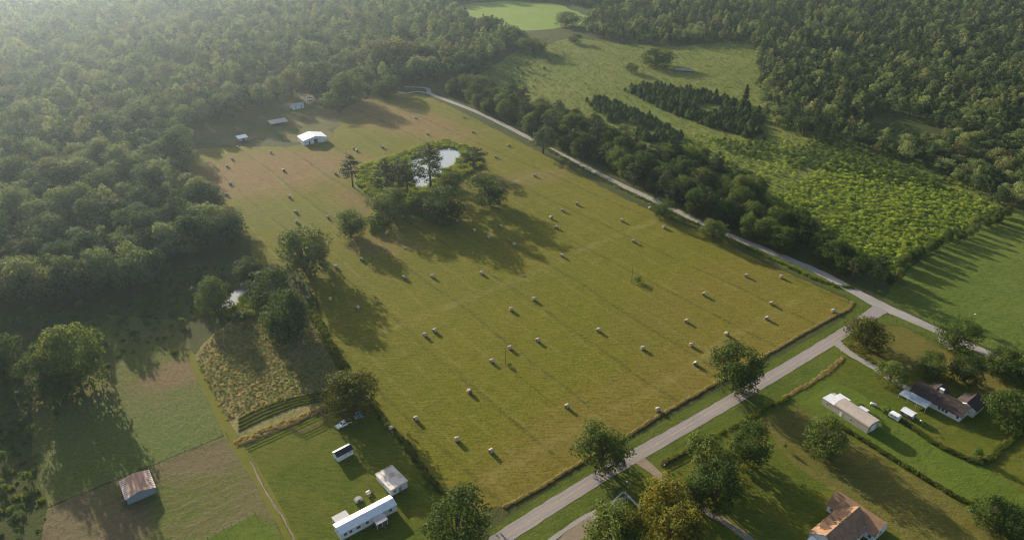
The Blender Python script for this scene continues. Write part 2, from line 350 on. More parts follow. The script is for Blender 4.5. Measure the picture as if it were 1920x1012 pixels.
sheet('corner_verge', [(1625, 598), (1668, 590), (1720, 605), (1800, 640), (1860, 672), (1850, 680), (1770, 645), (1680, 607), (1640, 606)], M['verge'], .3, 3)
sheet('vegetable_plot', [(1040, 1016), (1098, 962), (1130, 968), (1110, 1040), (1030, 1040)], M['dirt'], .3, 3)
strip('gravel_road', [(758, 163), (800, 166), (812, 178), (900, 213), (1000, 263), (1130, 330), (1240, 382), (1340, 430), (1430, 466), (1530, 508), (1600, 545), (1650, 572), (1720, 603), (1790, 635), (1850, 662), (1990, 725)], [4, 4, 4.5, 4.6, 4.6, 4.6, 4.6, 4.6, 4.8, 5.2, 6, 7, 6, 5.2, 5, 5], M['gravel'], .25)
strip('farm_lane', [(812, 178), (785, 172), (760, 175), (735, 168)], 3.2, M['gravel'], .3)
strip('road', [(880, 1048), (945, 1006), (1042, 944), (1160, 872), (1300, 792), (1420, 722), (1540, 650), (1610, 606), (1652, 578)], [5.4, 5.4, 5.4, 5.4, 5.4, 5.4, 5.4, 5.6, 7.5], M['road'], .16)
strip('road_marking', [(880, 1048), (945, 1006), (1042, 944), (1160, 872), (1300, 792), (1420, 722), (1540, 650), (1590, 619)], .18, M['marking'], .01)
strip('driveway', [(1566, 640), (1590, 660), (1640, 690), (1690, 722), (1712, 735)], [5, 3.6, 3.4, 3.4, 4.5], M['gravel'], .3)
strip('gate_drive', [(1770, 628), (1768, 640), (1785, 655)], [4, 4, 3], M['gravel'], .4)
strip('dirt_drive', [(1200, 862), (1222, 880), (1270, 920), (1320, 955), (1370, 985), (1430, 1030)], [4.6, 3.4, 3, 2.6, 2.6, 3], M['dirt'], .3)
strip('footpath', [(1000, 1040), (1045, 1003), (1110, 962), (1180, 930)], 1.6, M['gravel'], .2)
strip('edge_path', [(470, 865), (500, 925), (530, 970), (560, 1030)], .55, M['dirt'], .2)
# ponds
POND = [(778, 352), (770, 320), (768, 300), (800, 292), (826, 280), (840, 277), (862, 282), (864, 292), (850, 310), (835, 318), (815, 335), (800, 352)]
sheet('pond_bank', [(660, 352), (670, 310), (730, 292), (790, 272), (835, 262), (880, 276), (905, 295), (905, 312), (870, 335), (850, 352), (820, 385), (790, 415), (740, 405), (700, 380)], M['meadow'], .8, 3)
sheet('pond', POND, M['water'], .4, 3)
SPOND = [(412, 578), (415, 560), (440, 545), (452, 530), (466, 532), (462, 548), (448, 568), (432, 582)]
sheet('small_pond', SPOND, M['water'], .3, 3)

# ------------------------------------------------------------------ foliage prototypes (numpy leaf clouds)
def leaf_quads(c, n, size, rng, aspect=.75, jit=.55):
    n = n + rng.normal(0, jit, n.shape); n /= np.linalg.norm(n, axis=1)[:, None] + 1e-9
    a = np.cross(n, rng.normal(0, 1, n.shape)); a /= np.linalg.norm(a, axis=1)[:, None] + 1e-9
    b = np.cross(n, a); s = (size * rng.uniform(.65, 1.3, len(c)))[:, None]
    V = np.stack([c - a * s, c - b * s * aspect, c + a * s * .9, c + b * s * aspect], 1)
    V += n[:, None, :] * (rng.normal(0, .18, (len(c), 4, 1)) * s[:, None, :])
    return V.reshape(-1, 3)
def lobes_to_leaves(L, per, size, rng, fill=.25, under=.35):
    """L: rows (x, y, z, r, squash)"""
    cs, ns = [], []
    for x, y, z, r, q in L:
        k = max(12, int(per * r * r)); d = rng.normal(0, 1, (k, 3)); d /= np.linalg.norm(d, axis=1)[:, None]
        keep = (d[:, 2] > -.25) | (rng.random(k) < under); d = d[keep]
        rr = np.where(rng.random(len(d)) < fill, rng.uniform(.3, .9, len(d)), rng.uniform(.82, 1.14, len(d)))[:, None]
        p = d * rr * r * np.array([1, 1, q]) + np.array([x, y, z]); cs.append(p); ns.append(d + np.array([0, 0, .25]))
    c, n = np.concatenate(cs), np.concatenate(ns)
    return leaf_quads(c, n, size, rng)
def limb_mesh(name, segs, mat):
    b = MB()
    for p, r in segs: b.tube(p, r, 6)
    return b.mesh(name, mat, True)
def mesh_arrays(me):
    V = np.empty(len(me.vertices) * 3, np.float32); me.vertices.foreach_get('co', V)
    return V.reshape(-1, 3), [tuple(p.vertices) for p in me.polygons]
PROTO = {}
def broadleaf(key, seed, R=5.0, Ht=12.0, nl=24, lr=(.26, .42), per=66, size=.215, base=.22, leaf='oak', lean=0, top=1.0, dead=False):
    rng = np.random.default_rng(seed); L = []; cz = (base + (1 - base) * .46) * Ht; rz = (1 - base) * Ht * .5
    for i in range(nl):
        el = math.asin(min(1, max(-.7, rng.uniform(-.7, 1.0)))); az = i * 2.399 + rng.uniform(-.5, .5)
        f = rng.uniform(.52, .78); r = R * rng.uniform(*lr)
        wob = 1 + .22 * math.sin(2 * az + seed) + .12 * math.sin(3 * az + seed * 2)
        L.append((R * f * math.cos(el) * math.cos(az) * wob + lean * (el + .5), R * f * math.cos(el) * math.sin(az) * wob, cz + rz * f * math.sin(el) * top, r, rng.uniform(.7, .9)))
    for i in range(nl // 3):
        az = rng.uniform(0, 6.28); f = rng.uniform(.75, 1.02); el = rng.uniform(-.3, 1.2)
        L.append((R * f * math.cos(el) * math.cos(az), R * f * math.cos(el) * math.sin(az), cz + rz * f * math.sin(el), R * rng.uniform(.12, .2), .85))
    if base < .07:      # low skirt of branches
        for i in range(9):
            az = i * .7 + rng.uniform(-.3, .3); f = rng.uniform(.5, .85); r = R * rng.uniform(.2, .3)
            L.append((R * f * math.cos(az), R * f * math.sin(az), r * .8 + Ht * rng.uniform(.0, .12), r, .8))
    L = np.array(L); V = lobes_to_leaves(L, per, size, rng)
    Q = np.arange(len(V)).reshape(-1, 4)
    crown = mesh_np(key + '_crown', V, Q, M[leaf])
    segs = [([(0, 0, -.3), (.05 * lean, .1, Ht * base * .8), (lean * .4, .2, cz), (lean * .6, .1, cz + rz * .5)], [.045 * R + .12, .036 * R + .08, .02 * R + .05, .04])]
    for l in L[:nl:3]:
        z0 = Ht * base * rng.uniform(.7, 1.5); m_ = (l[:3] * .5); m_[2] = z0 + (l[2] - z0) * .62
        segs.append(([(0, .1, z0), tuple(m_), tuple(l[:3])], [.022 * R + .05, .016 * R + .03, .03]))
    trunk = limb_mesh(key + '_trunk', segs, M['bark'])
    PROTO[key] = (crown, trunk, R, Ht)
def pine(key, seed, R=3.8, Ht=20.0, nl=30, start=.34, per=46, size=.26, leaf='pine', lean=0.0, gap=.12):
    rng = np.random.default_rng(seed); L = []; segs = [([(0, 0, -.3), (lean * .2, 0, Ht * .3), (lean * .6, .1, Ht * .65), (lean, .1, Ht * .97)], [.30, .25, .17, .05])]
    for i in range(nl):
        t = start + (1 - start) * ((i + .5) / nl); az = i * 2.399 + rng.uniform(-.6, .6)
        if rng.random() < gap: continue
        env = math.sin(math.pi * min(1, max(.06, (t - start) / (1 - start) * .80 + .16))) ** .8
        rr = R * env * rng.uniform(.45, .95); r = rng.uniform(.75, 1.35) * (R / 3.8) * (.75 + .4 * env)
        x, y, z = rr * math.cos(az) + lean * t, rr * math.sin(az), t * Ht * .96
        L.append((x, y, z, r, rng.uniform(.5, .75)))
        if rr > 1.6 and rng.random() < .7: L.append((x * .55 + lean * t * .4, y * .55, z - .1, r * .8, .6))
        segs.append(([(lean * t * .9, 0, z - rr * .22), (x, y, z)], [.075, .03]))
    L.append((lean, 0, Ht * .97, 1.0, .9))
    V = lobes_to_leaves(np.array(L), per, size, rng, .35, .7)
    PROTO[key] = (mesh_np(key + '_crown', V, np.arange(len(V)).reshape(-1, 4), M[leaf]), limb_mesh(key + '_trunk', segs, M['bark']), R, Ht)
def conifer(key, seed, R=1.7, Ht=5.0, n=650, leaf='young', size=.26):
    rng = np.random.default_rng(seed); t = rng.random(n) ** .75; az = rng.uniform(0, 6.28, n); whorl = .78 + .3 * np.sin(t * 34 + np.sin(az * 3 + seed) * 1.2)
    r = R * (1.02 - t) ** .6 * np.minimum(1, .45 + t * 5) * whorl * rng.uniform(.55, 1.05, n)
    c = np.stack([r * np.cos(az), r * np.sin(az), .25 + t * (Ht - .3)], 1); nn = np.stack([np.cos(az), np.sin(az), np.full(n, .7)], 1)
    V = leaf_quads(c, nn, size, rng)
    PROTO[key] = (mesh_np(key + '_crown', V, np.arange(len(V)).reshape(-1, 4), M[leaf]), limb_mesh(key + '_trunk', [([(0, 0, -.1), (0, 0, Ht * .9)], [.10, .02])], M['bark']), R, Ht)
def bushy(key, seed, R=1.0, Ht=1.4, nl=7, per=95, size=.16, leaf='shrub'):
    rng = np.random.default_rng(seed); L = []
    for i in range(nl):
        a = i * 2.399; d = R * .55 * math.sqrt((i + .3) / nl); r = R * rng.uniform(.38, .6)
        L.append((d * math.cos(a), d * math.sin(a), max(r * .5, Ht * rng.uniform(.35, .75) * (1 - .3 * d / R)), r, .85))
    V = lobes_to_leaves(np.array(L), per, size, rng, .2, .1)
    PROTO[key] = (mesh_np(key + '_crown', V, np.arange(len(V)).reshape(-1, 4), M[leaf]), None, R, Ht)
def tuft(key, seed, R=.6, Ht=1.0, n=60, leaf='straw', wd=.07):
    rng = np.random.default_rng(seed); a = rng.uniform(0, 6.28, n); d = R * np.sqrt(rng.random(n)); h = Ht * rng.uniform(.55, 1.1, n)
    bx, by = d * np.cos(a), d * np.sin(a); ln = rng.uniform(.1, .5, n) * h; la = a + rng.normal(0, .7, n); sa = rng.uniform(0, 3.14, n)
    sx, sy = np.cos(sa) * wd, np.sin(sa) * wd
    lo = np.zeros(n); V = np.stack([np.stack([bx - sx, by - sy, lo], 1), np.stack([bx + sx, by + sy, lo], 1),
        np.stack([bx + np.cos(la) * ln + sx * .6, by + np.sin(la) * ln + sy * .6, h], 1), np.stack([bx + np.cos(la) * ln - sx * .6, by + np.sin(la) * ln - sy * .6, h * .96], 1)], 1).reshape(-1, 3)
    PROTO[key] = (mesh_np(key + '_grass', V, np.arange(len(V)).reshape(-1, 4), M[leaf]), None, R, Ht)

for i in range(4): broadleaf('oak%d' % i, 10 + i, 5.0, (11, 12, 13, 11.5)[i], (30, 34, 28, 26)[i], base=(.0, .03, .02, .05)[i], lean=(0, .5, -.4, .2)[i])
for i in range(2): broadleaf('gold%d' % i, 30 + i, 5.0, 12.5, 32, base=.03, leaf='gold')
for i in range(4): broadleaf('wood%d' % i, 50 + i, 6.6, (11.5, 12.5, 13.5, 11)[i], (16, 19, 22, 14)[i], (.26, .46), 26, .36, .10, leaf='wood', top=(1, 1.1, 1, .9)[i])
for i in range(3): broadleaf('woodr%d' % i, 70 + i, 5.4, (11.5, 13, 12)[i], (15, 18, 13)[i], (.26, .44), 28, .36, .18, leaf='woodr', top=(1, 1.15, 1)[i])
for i in range(4): pine('pine%d' % i, 90 + i, (3.8, 4.2, 3.4, 4.4)[i], 20, (30, 34, 26, 32)[i], (.34, .28, .42, .30)[i], lean=(0, .6, -.5, .3)[i])
for i in range(2): pine('woodpine%d' % i, 110 + i, 3.6, 12.5, 22, .35, 30, .36, leaf='woodr', lean=(.3, -.4)[i])
pine('rpine0', 117, 3.2, 14, 26, .35, 40, .30)
for i in range(3): conifer('young%d' % i, 120 + i, (2.1, 2.5, 1.9)[i], (3.7, 4.3, 3.2)[i])
for i in range(3): bushy('shrub%d' % i, 130 + i, (1.0, 1.2, .9)[i], (1.5, 1.8, 1.3)[i])
for i in range(3): bushy('scrub%d' % i, 140 + i, (1.8, 2.1, 1.6)[i], (3.0, 3.6, 2.6)[i], 10, 46, .24, 'scrub')
for i in range(2): tuft('straw%d' % i, 150 + i, .7, .5, 40, 'straw', .09)
for i in range(2): tuft('reed%d' % i, 160 + i, .7, 1.5, 70, 'reed')
for i in range(2): bushy('weed%d' % i, 170 + i, .8, .75, 6, 70, .15, 'weed')
for i in range(2): tuft('gweed%d' % i, 175 + i, .7, .8, 60, 'gweed')

def plant(name, key, loc, sx, sz, rz, label, cat, group=None, parts=True):
    crown, trunk, R, Ht = PROTO[key]
    if parts and trunk:
        e = empty(name, loc, rz, label, cat, group); e.scale = (sx, sx, sz)
        link('crown', crown, e); link('trunk', trunk, e); return e
    return tag(link(name, crown, None, loc, (0, 0, rz), (sx, sx, sz)), label, cat, group)
_rt = random.Random(5)
def tree(key, bx, by, ty, wpx, label, name='broadleaf_tree', cat='tree', group=None, rz=None):
    """a tree whose foot is at the ground pixel (bx, by), reaching ty, wpx across"""
    p = W(bx, by); h = hgt(bx, by, ty); r = wpx / 2 / ppm(bx, by) * 1.02; h *= .95 if 'pine' in key else .87
    _, _, R, Ht = PROTO[key]
    return plant(name, key, p, r / R, h / Ht, _rt.uniform(0, 6.28) if rz is None else rz, label, cat, group)

# scattered masses: points in a mesh, instanced by geometry nodes
def merged(key):
    crown, trunk, R, Ht = PROTO[key]
    if trunk is None: return crown
    if ('m', key) in PROTO: return PROTO[('m', key)]
    V, P = mesh_arrays(crown); V2, P2 = mesh_arrays(trunk)
    me = bpy.data.meshes.new(key + '_tree'); me.from_pydata(np.concatenate([V, V2]).tolist(), [], P + [tuple(i + len(V) for i in q) for q in P2])
    me.materials.append(crown.materials[0]); me.materials.append(trunk.materials[0])
    me.polygons.foreach_set('material_index', np.array([0] * len(P) + [1] * len(P2), np.int32)); me.update()
    PROTO[('m', key)] = me; return me
def scatter(name, P, keys, smin, smax, seed, label, cat, zvar=.2, prob=None, srcs=None, zs=0.0):
    """srcs: real objects whose meshes are repeated"""
    rng = np.random.default_rng(seed); n = len(P)
    me = bpy.data.meshes.new(name); me.vertices.add(n)
    me.vertices.foreach_set('co', np.concatenate([P, np.full((n, 1), zs)], 1).astype(np.float32).ravel())
    s = rng.uniform(smin, smax, n); zz = s * rng.uniform(1 - zvar, 1 + zvar, n)
    for nm, ty, val in (('scl', 'FLOAT_VECTOR', np.stack([s, s, zz], 1)), ('rot', 'FLOAT_VECTOR', np.stack([0 * s, 0 * s, rng.uniform(0, 6.28, n)], 1))):
        at = me.attributes.new(nm, ty, 'POINT'); at.data.foreach_set('vector', val.astype(np.float32).ravel())
    at = me.attributes.new('idx', 'INT', 'POINT'); at.data.foreach_set('value', rng.choice(len(srcs), n, p=prob).astype(np.int32))
    o = link(name, me); tag(o, label, cat, None, 'stuff')
    ng = bpy.data.node_groups.new(name, 'GeometryNodeTree')
    ng.interface.new_socket('Geometry', in_out='INPUT', socket_type='NodeSocketGeometry'); ng.interface.new_socket('Geometry', in_out='OUTPUT', socket_type='NodeSocketGeometry')
    gi, go = N(ng, 'NodeGroupInput'), N(ng, 'NodeGroupOutput'); iop = N(ng, 'GeometryNodeInstanceOnPoints'); jn = N(ng, 'GeometryNodeJoinGeometry')
    ng.links.new(gi.outputs[0], iop.inputs['Points'])
    for q in srcs:
        oi = N(ng, 'GeometryNodeObjectInfo'); oi.transform_space = 'ORIGINAL'; oi.inputs['Object'].default_value = q
        gt = N(ng, 'GeometryNodeGeometryToInstance'); ng.links.new(oi.outputs['Geometry'], gt.inputs[0]); ng.links.new(gt.outputs[0], jn.inputs[0])
    ng.links.new(jn.outputs[0], iop.inputs['Instance']); iop.inputs['Pick Instance'].default_value = True
    for nm, ty, so_ in (('scl', 'FLOAT_VECTOR', 'Scale'), ('rot', 'FLOAT_VECTOR', 'Rotation'), ('idx', 'INT', 'Instance Index')):
        na = N(ng, 'GeometryNodeInputNamedAttribute', data_type=ty); na.inputs['Name'].default_value = nm
        if so_ == 'Rotation':
            er = N(ng, 'FunctionNodeEulerToRotation'); ng.links.new(na.outputs[0], er.inputs[0]); ng.links.new(er.outputs[0], iop.inputs[so_])
        else: ng.links.new(na.outputs[0], iop.inputs[so_])
    ng.links.new(iop.outputs[0], go.inputs[0])
    md = o.modifiers.new('scatter', 'NODES'); md.node_group = ng
    return o

# ------------------------------------------------------------------ woods: the nearest trees one by one, the mass behind as stuff
LEFT_WOOD = [(-900, 590), (-300, 590), (-60, 572), (60, 578), (170, 568), (255, 556), (300, 515), (330, 485), (400, 478), (452, 478), (462, 462), (448, 440), (405, 408), (378, 380), (352, 335), (335, 290), (330, 250), (345, 232), (420, 215), (480, 195), (530, 172), (600, 160), (660, 168), (700, 160), (752, 160), (850, 158), (890, 140), (930, 112), (975, 90), (985, 78), (930, 62), (870, 44), (832, 24), (830, 10), (880, 3), (960, -1), (1050, 4), (1105, 20), (1150, 0), (1150, -95), (-2600, -95), (-2600, 250)]
RIGHT_WOOD = [(1150, -95), (1150, 0), (1112, 30), (1095, 52), (1095, 68), (1150, 78), (1260, 86), (1400, 80), (1418, 120), (1424, 172), (1432, 222), (1482, 252), (1566, 270), (1690, 303), (1788, 337), (1848, 370), (1880, 400), (2000, 380), (2500, 330), (4400, 250), (4400, -95)]
CLEAR = [[(1610, 262), (1640, 215), (1720, 225), (1740, 240), (1790, 262), (1700, 268)], [(300, 118), (350, 122), (385, 145), (330, 150)], [(1495, 95), (1600, 100), (1610, 112), (1500, 112)]]
def wood(poly, sp, seed, keys, n_ind, labels, group, stuff, smin, smax, names, prob=None):
    P = scatter_pts(poly, sp, seed, holes=CLEAR)
    q = to_px(P); ok = (q[:, 0] > -20) & (q[:, 0] < 1940) & (q[:, 1] > 10) & (q[:, 1] < 1000)
    order = np.argsort(np.where(ok, q[:, 2], 1e9))[:n_ind]; rng = np.random.default_rng(seed + 1); src = {}
    for j, i in enumerate(order):
        k = keys[j] if j < len(keys) else keys[rng.choice(len(keys), p=prob)]
        s = rng.uniform(smin, smax * .95); o = tag(link(names[k[:-1]], merged(k), None, (P[i, 0], P[i, 1], 0), (0, 0, rng.uniform(0, 6.28)), (s, s, s * rng.uniform(.85, 1.2))), labels[k[:-1]], 'tree', group)
        src.setdefault(k, o)
    m = np.ones(len(P), bool); m[order] = False
    print(stuff[0], m.sum())
    scatter(stuff[0], P[m], keys, smin, smax, seed + 2, stuff[1], 'woodland', .22, prob, [src[k] for k in keys])
    return src
NM = {"wood": "woodland_tree", "woodr": "wood_edge_tree", "woodpine": "slender_pine", "rpine": "pine_tree"}
wood(LEFT_WOOD, 11.2, 201, ['wood0', 'wood1', 'wood2', 'wood3', 'woodpine0', 'woodpine1'], 170,
     {'wood': 'round crowned tree in the front rows of the hazy wood left of the field', 'woodpine': 'thin tufted pine in the front rows of the hazy wood left of the field'},
     'front trees of the hazy wood', ('hazy_woodland', 'pale hazy wood filling the far corner behind the farm sheds'), .85, 1.8, NM, [.25, .25, .22, .20, .04, .04])
wood(RIGHT_WOOD, 8.2, 301, ['woodr0', 'woodr1', 'woodr2', 'woodpine0', 'woodpine1', 'rpine0'], 130,
     {'woodr': 'olive green tree at the front of the mixed wood beyond the meadow', 'woodpine': 'slender olive pine at the front of the mixed wood beyond the meadow', 'rpine': 'dark bare stemmed pine at the front of the mixed wood beyond the meadow'},
     'edge trees of the mixed wood', ('mixed_woodland', 'olive green mixed wood spreading beyond the scrubby meadow'), .6, 1.3, NM, [.30, .28, .24, .07, .07, .04])

# tree belt on the far side of the gravel road
BELT = [(838, 168), (860, 158), (905, 165), (960, 190), (1040, 220), (1150, 262), (1220, 292), (1300, 302), (1390, 352), (1430, 392), (1520, 448), (1640, 520), (1655, 552), (1600, 532), (1520, 496), (1430, 456), (1330, 419), (1230, 371), (1130, 322), (1000, 254), (900, 205)]
rb = np.random.default_rng(411)
for i, p in enumerate(scatter_pts(BELT, 8.6, 401)):
    s = rb.uniform(.95, 1.75); k = 'oak%d' % rb.integers(4) if rb.random() < .7 else 'pine%d' % rb.integers(4)
    pn = k.startswith('pine')
    tag(plant('pine_tree' if pn else 'broadleaf_tree', k, (p[0], p[1], 0), s * (.9 if pn else .85), s * (.62 if pn else .92) * rb.uniform(.8, 1.15), rb.uniform(0, 6.28),
        'dark pine in the dense tree belt beyond the gravel road' if pn else 'dark green leafy tree in the dense tree belt beyond the gravel road', 'tree', 'trees of the gravel road belt'))
# hedge trees between the scrub and the green hay field
HEDGE = [(1650, 528), (1700, 490), (1760, 455), (1820, 425), (1880, 398), (1893, 408), (1830, 437), (1770, 470), (1710, 505), (1668, 540)]
for p in scatter_pts(HEDGE, 5.2, 421):
    s = rb.uniform(.42, .72)
    plant('hedge_tree', 'oak%d' % rb.integers(4), (p[0], p[1], 0), s * .8, s * 1.0, rb.uniform(0, 6.28), 'bushy tree in the thick hedge between the scrub and the green hay field', 'tree', 'trees of the scrub hedge')

# ------------------------------------------------------------------ single trees
T = [  # key, foot x, foot y, top y, width, label, name
 ('pine0', 662, 351, 288, 44, 'slim pine standing apart at the left end of the pond bank', 'pine_tree'),
 ('pine1', 727, 372, 293, 50, 'leftmost of the three tall pines in front of the pond', 'pine_tree'),
 ('pine2', 750, 368, 297, 46, 'middle of the three tall pines in front of the pond', 'pine_tree'),
 ('pine3', 764, 366, 296, 50, 'rightmost of the three tall pines in front of the pond, trunk bare', 'pine_tree'),
 ('pine1', 808, 356, 262, 64, 'tallest pine, standing between the two open stretches of pond', 'pine_tree'),
 ('oak0', 733, 407, 340, 76, 'grey green spreading tree below the three pond pines', 'broadleaf_tree'),
 ('oak1', 830, 412, 336, 86, 'broad dark tree on the near bank below the tallest pine', 'broadleaf_tree'),
 ('oak2', 790, 398, 352, 52, 'low dark tree squeezed between the two broad bank trees', 'broadleaf_tree'),
 ('oak3', 845, 350, 315, 40, 'small dark tree on the bank right of the tallest pine', 'broadleaf_tree'),
 ('pine3', 888, 317, 273, 48, 'leaning pine on the grassy right end of the pond bank', 'pine_tree'),
 ('oak2', 918, 385, 312, 72, 'round open crowned tree standing in the field right of the pond', 'broadleaf_tree'),
 ('oak1', 659, 444, 382, 60, 'compact dark tree alone in the field below the pond', 'broadleaf_tree'),
 ('oak0', 573, 508, 410, 106, 'big round dark tree at the field edge above the small pond', 'broadleaf_tree'),
 ('oak3', 404, 584, 508, 70, 'dark tree left of the small pond', 'broadleaf_tree'),
 ('oak1', 468, 525, 476, 60, 'bright green tree behind the small pond', 'broadleaf_tree'),
 ('oak2', 508, 580, 490, 88, 'tall leafy tree right of the small pond', 'broadleaf_tree'),
 ('oak0', 543, 632, 522, 92, 'large dark tree nearest the dry grass plot, right of the small pond', 'broadleaf_tree'),
 ('oak3', 515, 540, 492, 58, 'bright green low tree at the field edge behind the small pond trees', 'broadleaf_tree'),
 ('oak1', 152, 722, 580, 104, 'tall ragged tree alone in the shaded pasture', 'broadleaf_tree'),
 ('oak2', 98, 745, 645, 84, 'shorter tree leaning on the tall ragged pasture tree', 'broadleaf_tree'),
 ('oak3', 118, 752, 690, 74, 'low leafy tree under the tall ragged pasture tree', 'broadleaf_tree'),
 ('oak0', 8, 705, 612, 96, 'tree cut by the left edge of the picture above the shaded pasture', 'broadleaf_tree'),
 ('gold0', 663, 769, 682, 96, 'round yellow green tree behind the white pickup truck', 'broadleaf_tree'),
 ('oak3', 858, 1006, 918, 120, 'wide tree at the bottom corner of the hay field beside the paved road', 'broadleaf_tree'),
 ('oak0', 1126, 872, 780, 96, 'spreading dark tree overhanging the paved road', 'broadleaf_tree'),
 ('oak1', 1374, 728, 626, 92, 'cone shaped dark green tree at the roadside edge of the field', 'broadleaf_tree'),
 ('oak1', 1138, 1045, 932, 112, 'dark tree behind the white fence at the bottom edge', 'broadleaf_tree'),
 ('gold1', 1180, 1050, 935, 62, 'yellowish tree at the right side of the white fence corner', 'broadleaf_tree'),
 ('gold0', 1243, 990, 880, 92, 'bright yellow crowned tree beside the dirt drive', 'broadleaf_tree'),
 ('gold1', 1262, 1045, 930, 110, 'olive tree at the bottom edge left of the dirt drive', 'broadleaf_tree'),
 ('oak2', 1296, 950, 884, 56, 'narrow tree right behind the bright yellow crown', 'broadleaf_tree'),
 ('oak0', 1338, 940, 853, 98, 'thick dark tree above the dirt drive', 'broadleaf_tree'),
 ('oak3', 1328, 885, 805, 86, 'dark tree in the middle of the three lawn trees', 'broadleaf_tree'),
 ('oak1', 1396, 866, 775, 82, 'tall dark tree, topmost of the three lawn trees', 'broadleaf_tree'),
 ('oak2', 1536, 848, 775, 80, 'rounded tree between the dry lawn and the long tan building', 'broadleaf_tree'),
 ('gold1', 1620, 652, 590, 82, 'dome shaped tree with olive top at the road junction', 'broadleaf_tree'),
 ('oak2', 1790, 653, 583, 74, 'open crowned tree beside the gravel road after the junction', 'broadleaf_tree'),
 ('oak1', 1738, 702, 650, 58, 'airy tree in the lawn behind the brown roofed house', 'broadleaf_tree'),
 ('oak3', 1668, 716, 670, 60, 'tree at the end of the gravel driveway', 'broadleaf_tree'),
 ('oak0', 1806, 716, 660, 60, 'thin leafy tree behind the gable of the brown roofed house', 'broadleaf_tree'),
 ('oak1', 1868, 700, 640, 62, 'dark tree against the gravel road near the right edge', 'broadleaf_tree'),
 ('oak2', 1912, 712, 632, 80, 'dark tree cut by the right edge above the house lawn', 'broadleaf_tree'),
 ('oak3', 1890, 800, 722, 80, 'large tree at the right edge beside the brown roofed house', 'broadleaf_tree'),
 ('oak0', 1852, 982, 924, 76, 'dark tree in the bottom right corner beside the overgrown fence', 'broadleaf_tree'),
 ('oak3', 1896, 1000, 950, 74, 'low shaded tree at the bottom right edge', 'broadleaf_tree'),
 ('pine1', 1018, 288, 236, 48, 'tree on the field side of the gravel road where the belt begins', 'broadleaf_tree'),
 ('oak2', 1243, 406, 364, 46, 'small tree on the field side of the gravel road, halfway along', 'broadleaf_tree'),
 ('oak0', 1336, 447, 402, 46, 'shady tree on the field side of the gravel road before the junction', 'broadleaf_tree'),
 ('oak1', 728, 178, 131, 56, 'round tree where the farm lane meets the hay field', 'broadleaf_tree'),
 ('oak2', 622, 207, 164, 44, 'pale lit tree beside the white farm cottage', 'broadleaf_tree'),
 ('oak0', 655, 190, 120, 66, 'tall dark tree at the top of the brown stubble', 'broadleaf_tree'),
 ('oak3', 610, 175, 100, 70, 'large tree behind the parked vehicles', 'broadleaf_tree'),
 ('gold0', 730, 128, 58, 108, 'huge pale green tree rising out of the wood near the end of the road', 'broadleaf_tree'),
 ('oak1', 845, 178, 150, 22, 'small round tree at the far start of the gravel road', 'broadleaf_tree'),
 ('oak0', 1230, 124, 83, 64, 'spreading oak alone at the top of the scrubby meadow', 'broadleaf_tree'),
 ('scrubtree', 1184, 137, 112, 24, 'small grey tree left of the spreading meadow oak', 'broadleaf_tree'),
 ('cedar', 1396, 196, 154, 18, 'narrow cedar at the meadow edge beside the mixed wood', 'cedar_tree'),
 ('oak1', 1062, 49, 15, 52, 'oak standing at the near corner of the far bright field', 'broadleaf_tree'),
 ('oak2', 1000, 100, 60, 60, 'bushy tree on the meadow edge below the far bright field', 'broadleaf_tree'),
 ('oak3', 1078, 82, 58, 26, 'small round tree between the far field and the meadow', 'broadleaf_tree'),
]
PROTO['scrubtree'] = PROTO['oak3']
conifer('cedar', 128, 1.7, 8.0, 900, 'pine', .3)
for k, bx, by, ty, wp, lb, nm in T: tree(k, bx, by, ty, wp, lb, nm)
for x, y, ty, wp, k in [(352, 246, 190, 46, 'wood1'), (382, 236, 176, 44, 'wood2'), (410, 226, 166, 46, 'wood0'), (436, 221, 168, 40, 'wood2'), (462, 212, 150, 44, 'wood1'), (492, 204, 146, 42, 'wood0'), (520, 190, 132, 46, 'wood2'), (548, 180, 122, 46, 'wood1'), (580, 168, 108, 44, 'wood2'), (340, 285, 222, 46, 'wood0')]:
    tree(k, x, y, ty, wp, 'tall hazy tree in the row shading the farm sheds', 'woodland_tree', 'tree', 'tall trees shading the farm sheds')
for x, y, ty, wp, k in [(60, 560, 470, 78, 'wood0'), (130, 556, 468, 74, 'wood2'), (200, 545, 455, 76, 'wood1'), (262, 530, 446, 70, 'wood3'), (318, 482, 402, 66, 'wood2'), (372, 470, 392, 66, 'wood0'), (420, 468, 396, 64, 'wood1'), (-30, 575, 480, 80, 'wood1')]:
    tree(k, x, y, ty, wp, 'big tree on the near edge of the hazy wood above the shaded pasture', 'woodland_tree', 'tree', 'near edge trees of the hazy wood')
# saplings and bushes that stand alone
for k, bx, by, ty, wp, lb in [('scrub0', 1195, 528, 518, 24, 'bush grown round the foot of the far field pole'), ('scrub1', 1830, 858, 838, 22, 'lone bush on the overgrown fence corner'),
    ('scrub2', 1470, 842, 829, 9, 'tiny sapling on the dry lawn'), ('scrub0', 955, 686, 680, 12, 'low weeds round the foot of the near field pole'),
    ('scrub1', 800, 912, 903, 14, 'dark bush in the shade behind the rusty roofed shed'), ('scrub2', 905, 990, 962, 40, 'roadside bush beside the wide corner tree'),
    ('scrub1', 1612, 768, 757, 22, 'brushwood pile left of the small white roofed hut'), ('scrub0', 1660, 772, 762, 26, 'brown brushwood beside the small white roofed hut'),
    ('scrub2', 455, 600, 582, 40, 'bright bush on the near shore of the small pond'), ('scrub0', 700, 425, 400, 44, 'pale bush between the pond and the lone dark tree')]:
    p = W(bx, by); _, _, R, Ht = PROTO[k]; r = wp / 2 / ppm(bx, by)
    plant('bush', k, p, r / R, hgt(bx, by, ty) / Ht, bx, lb, 'bush')
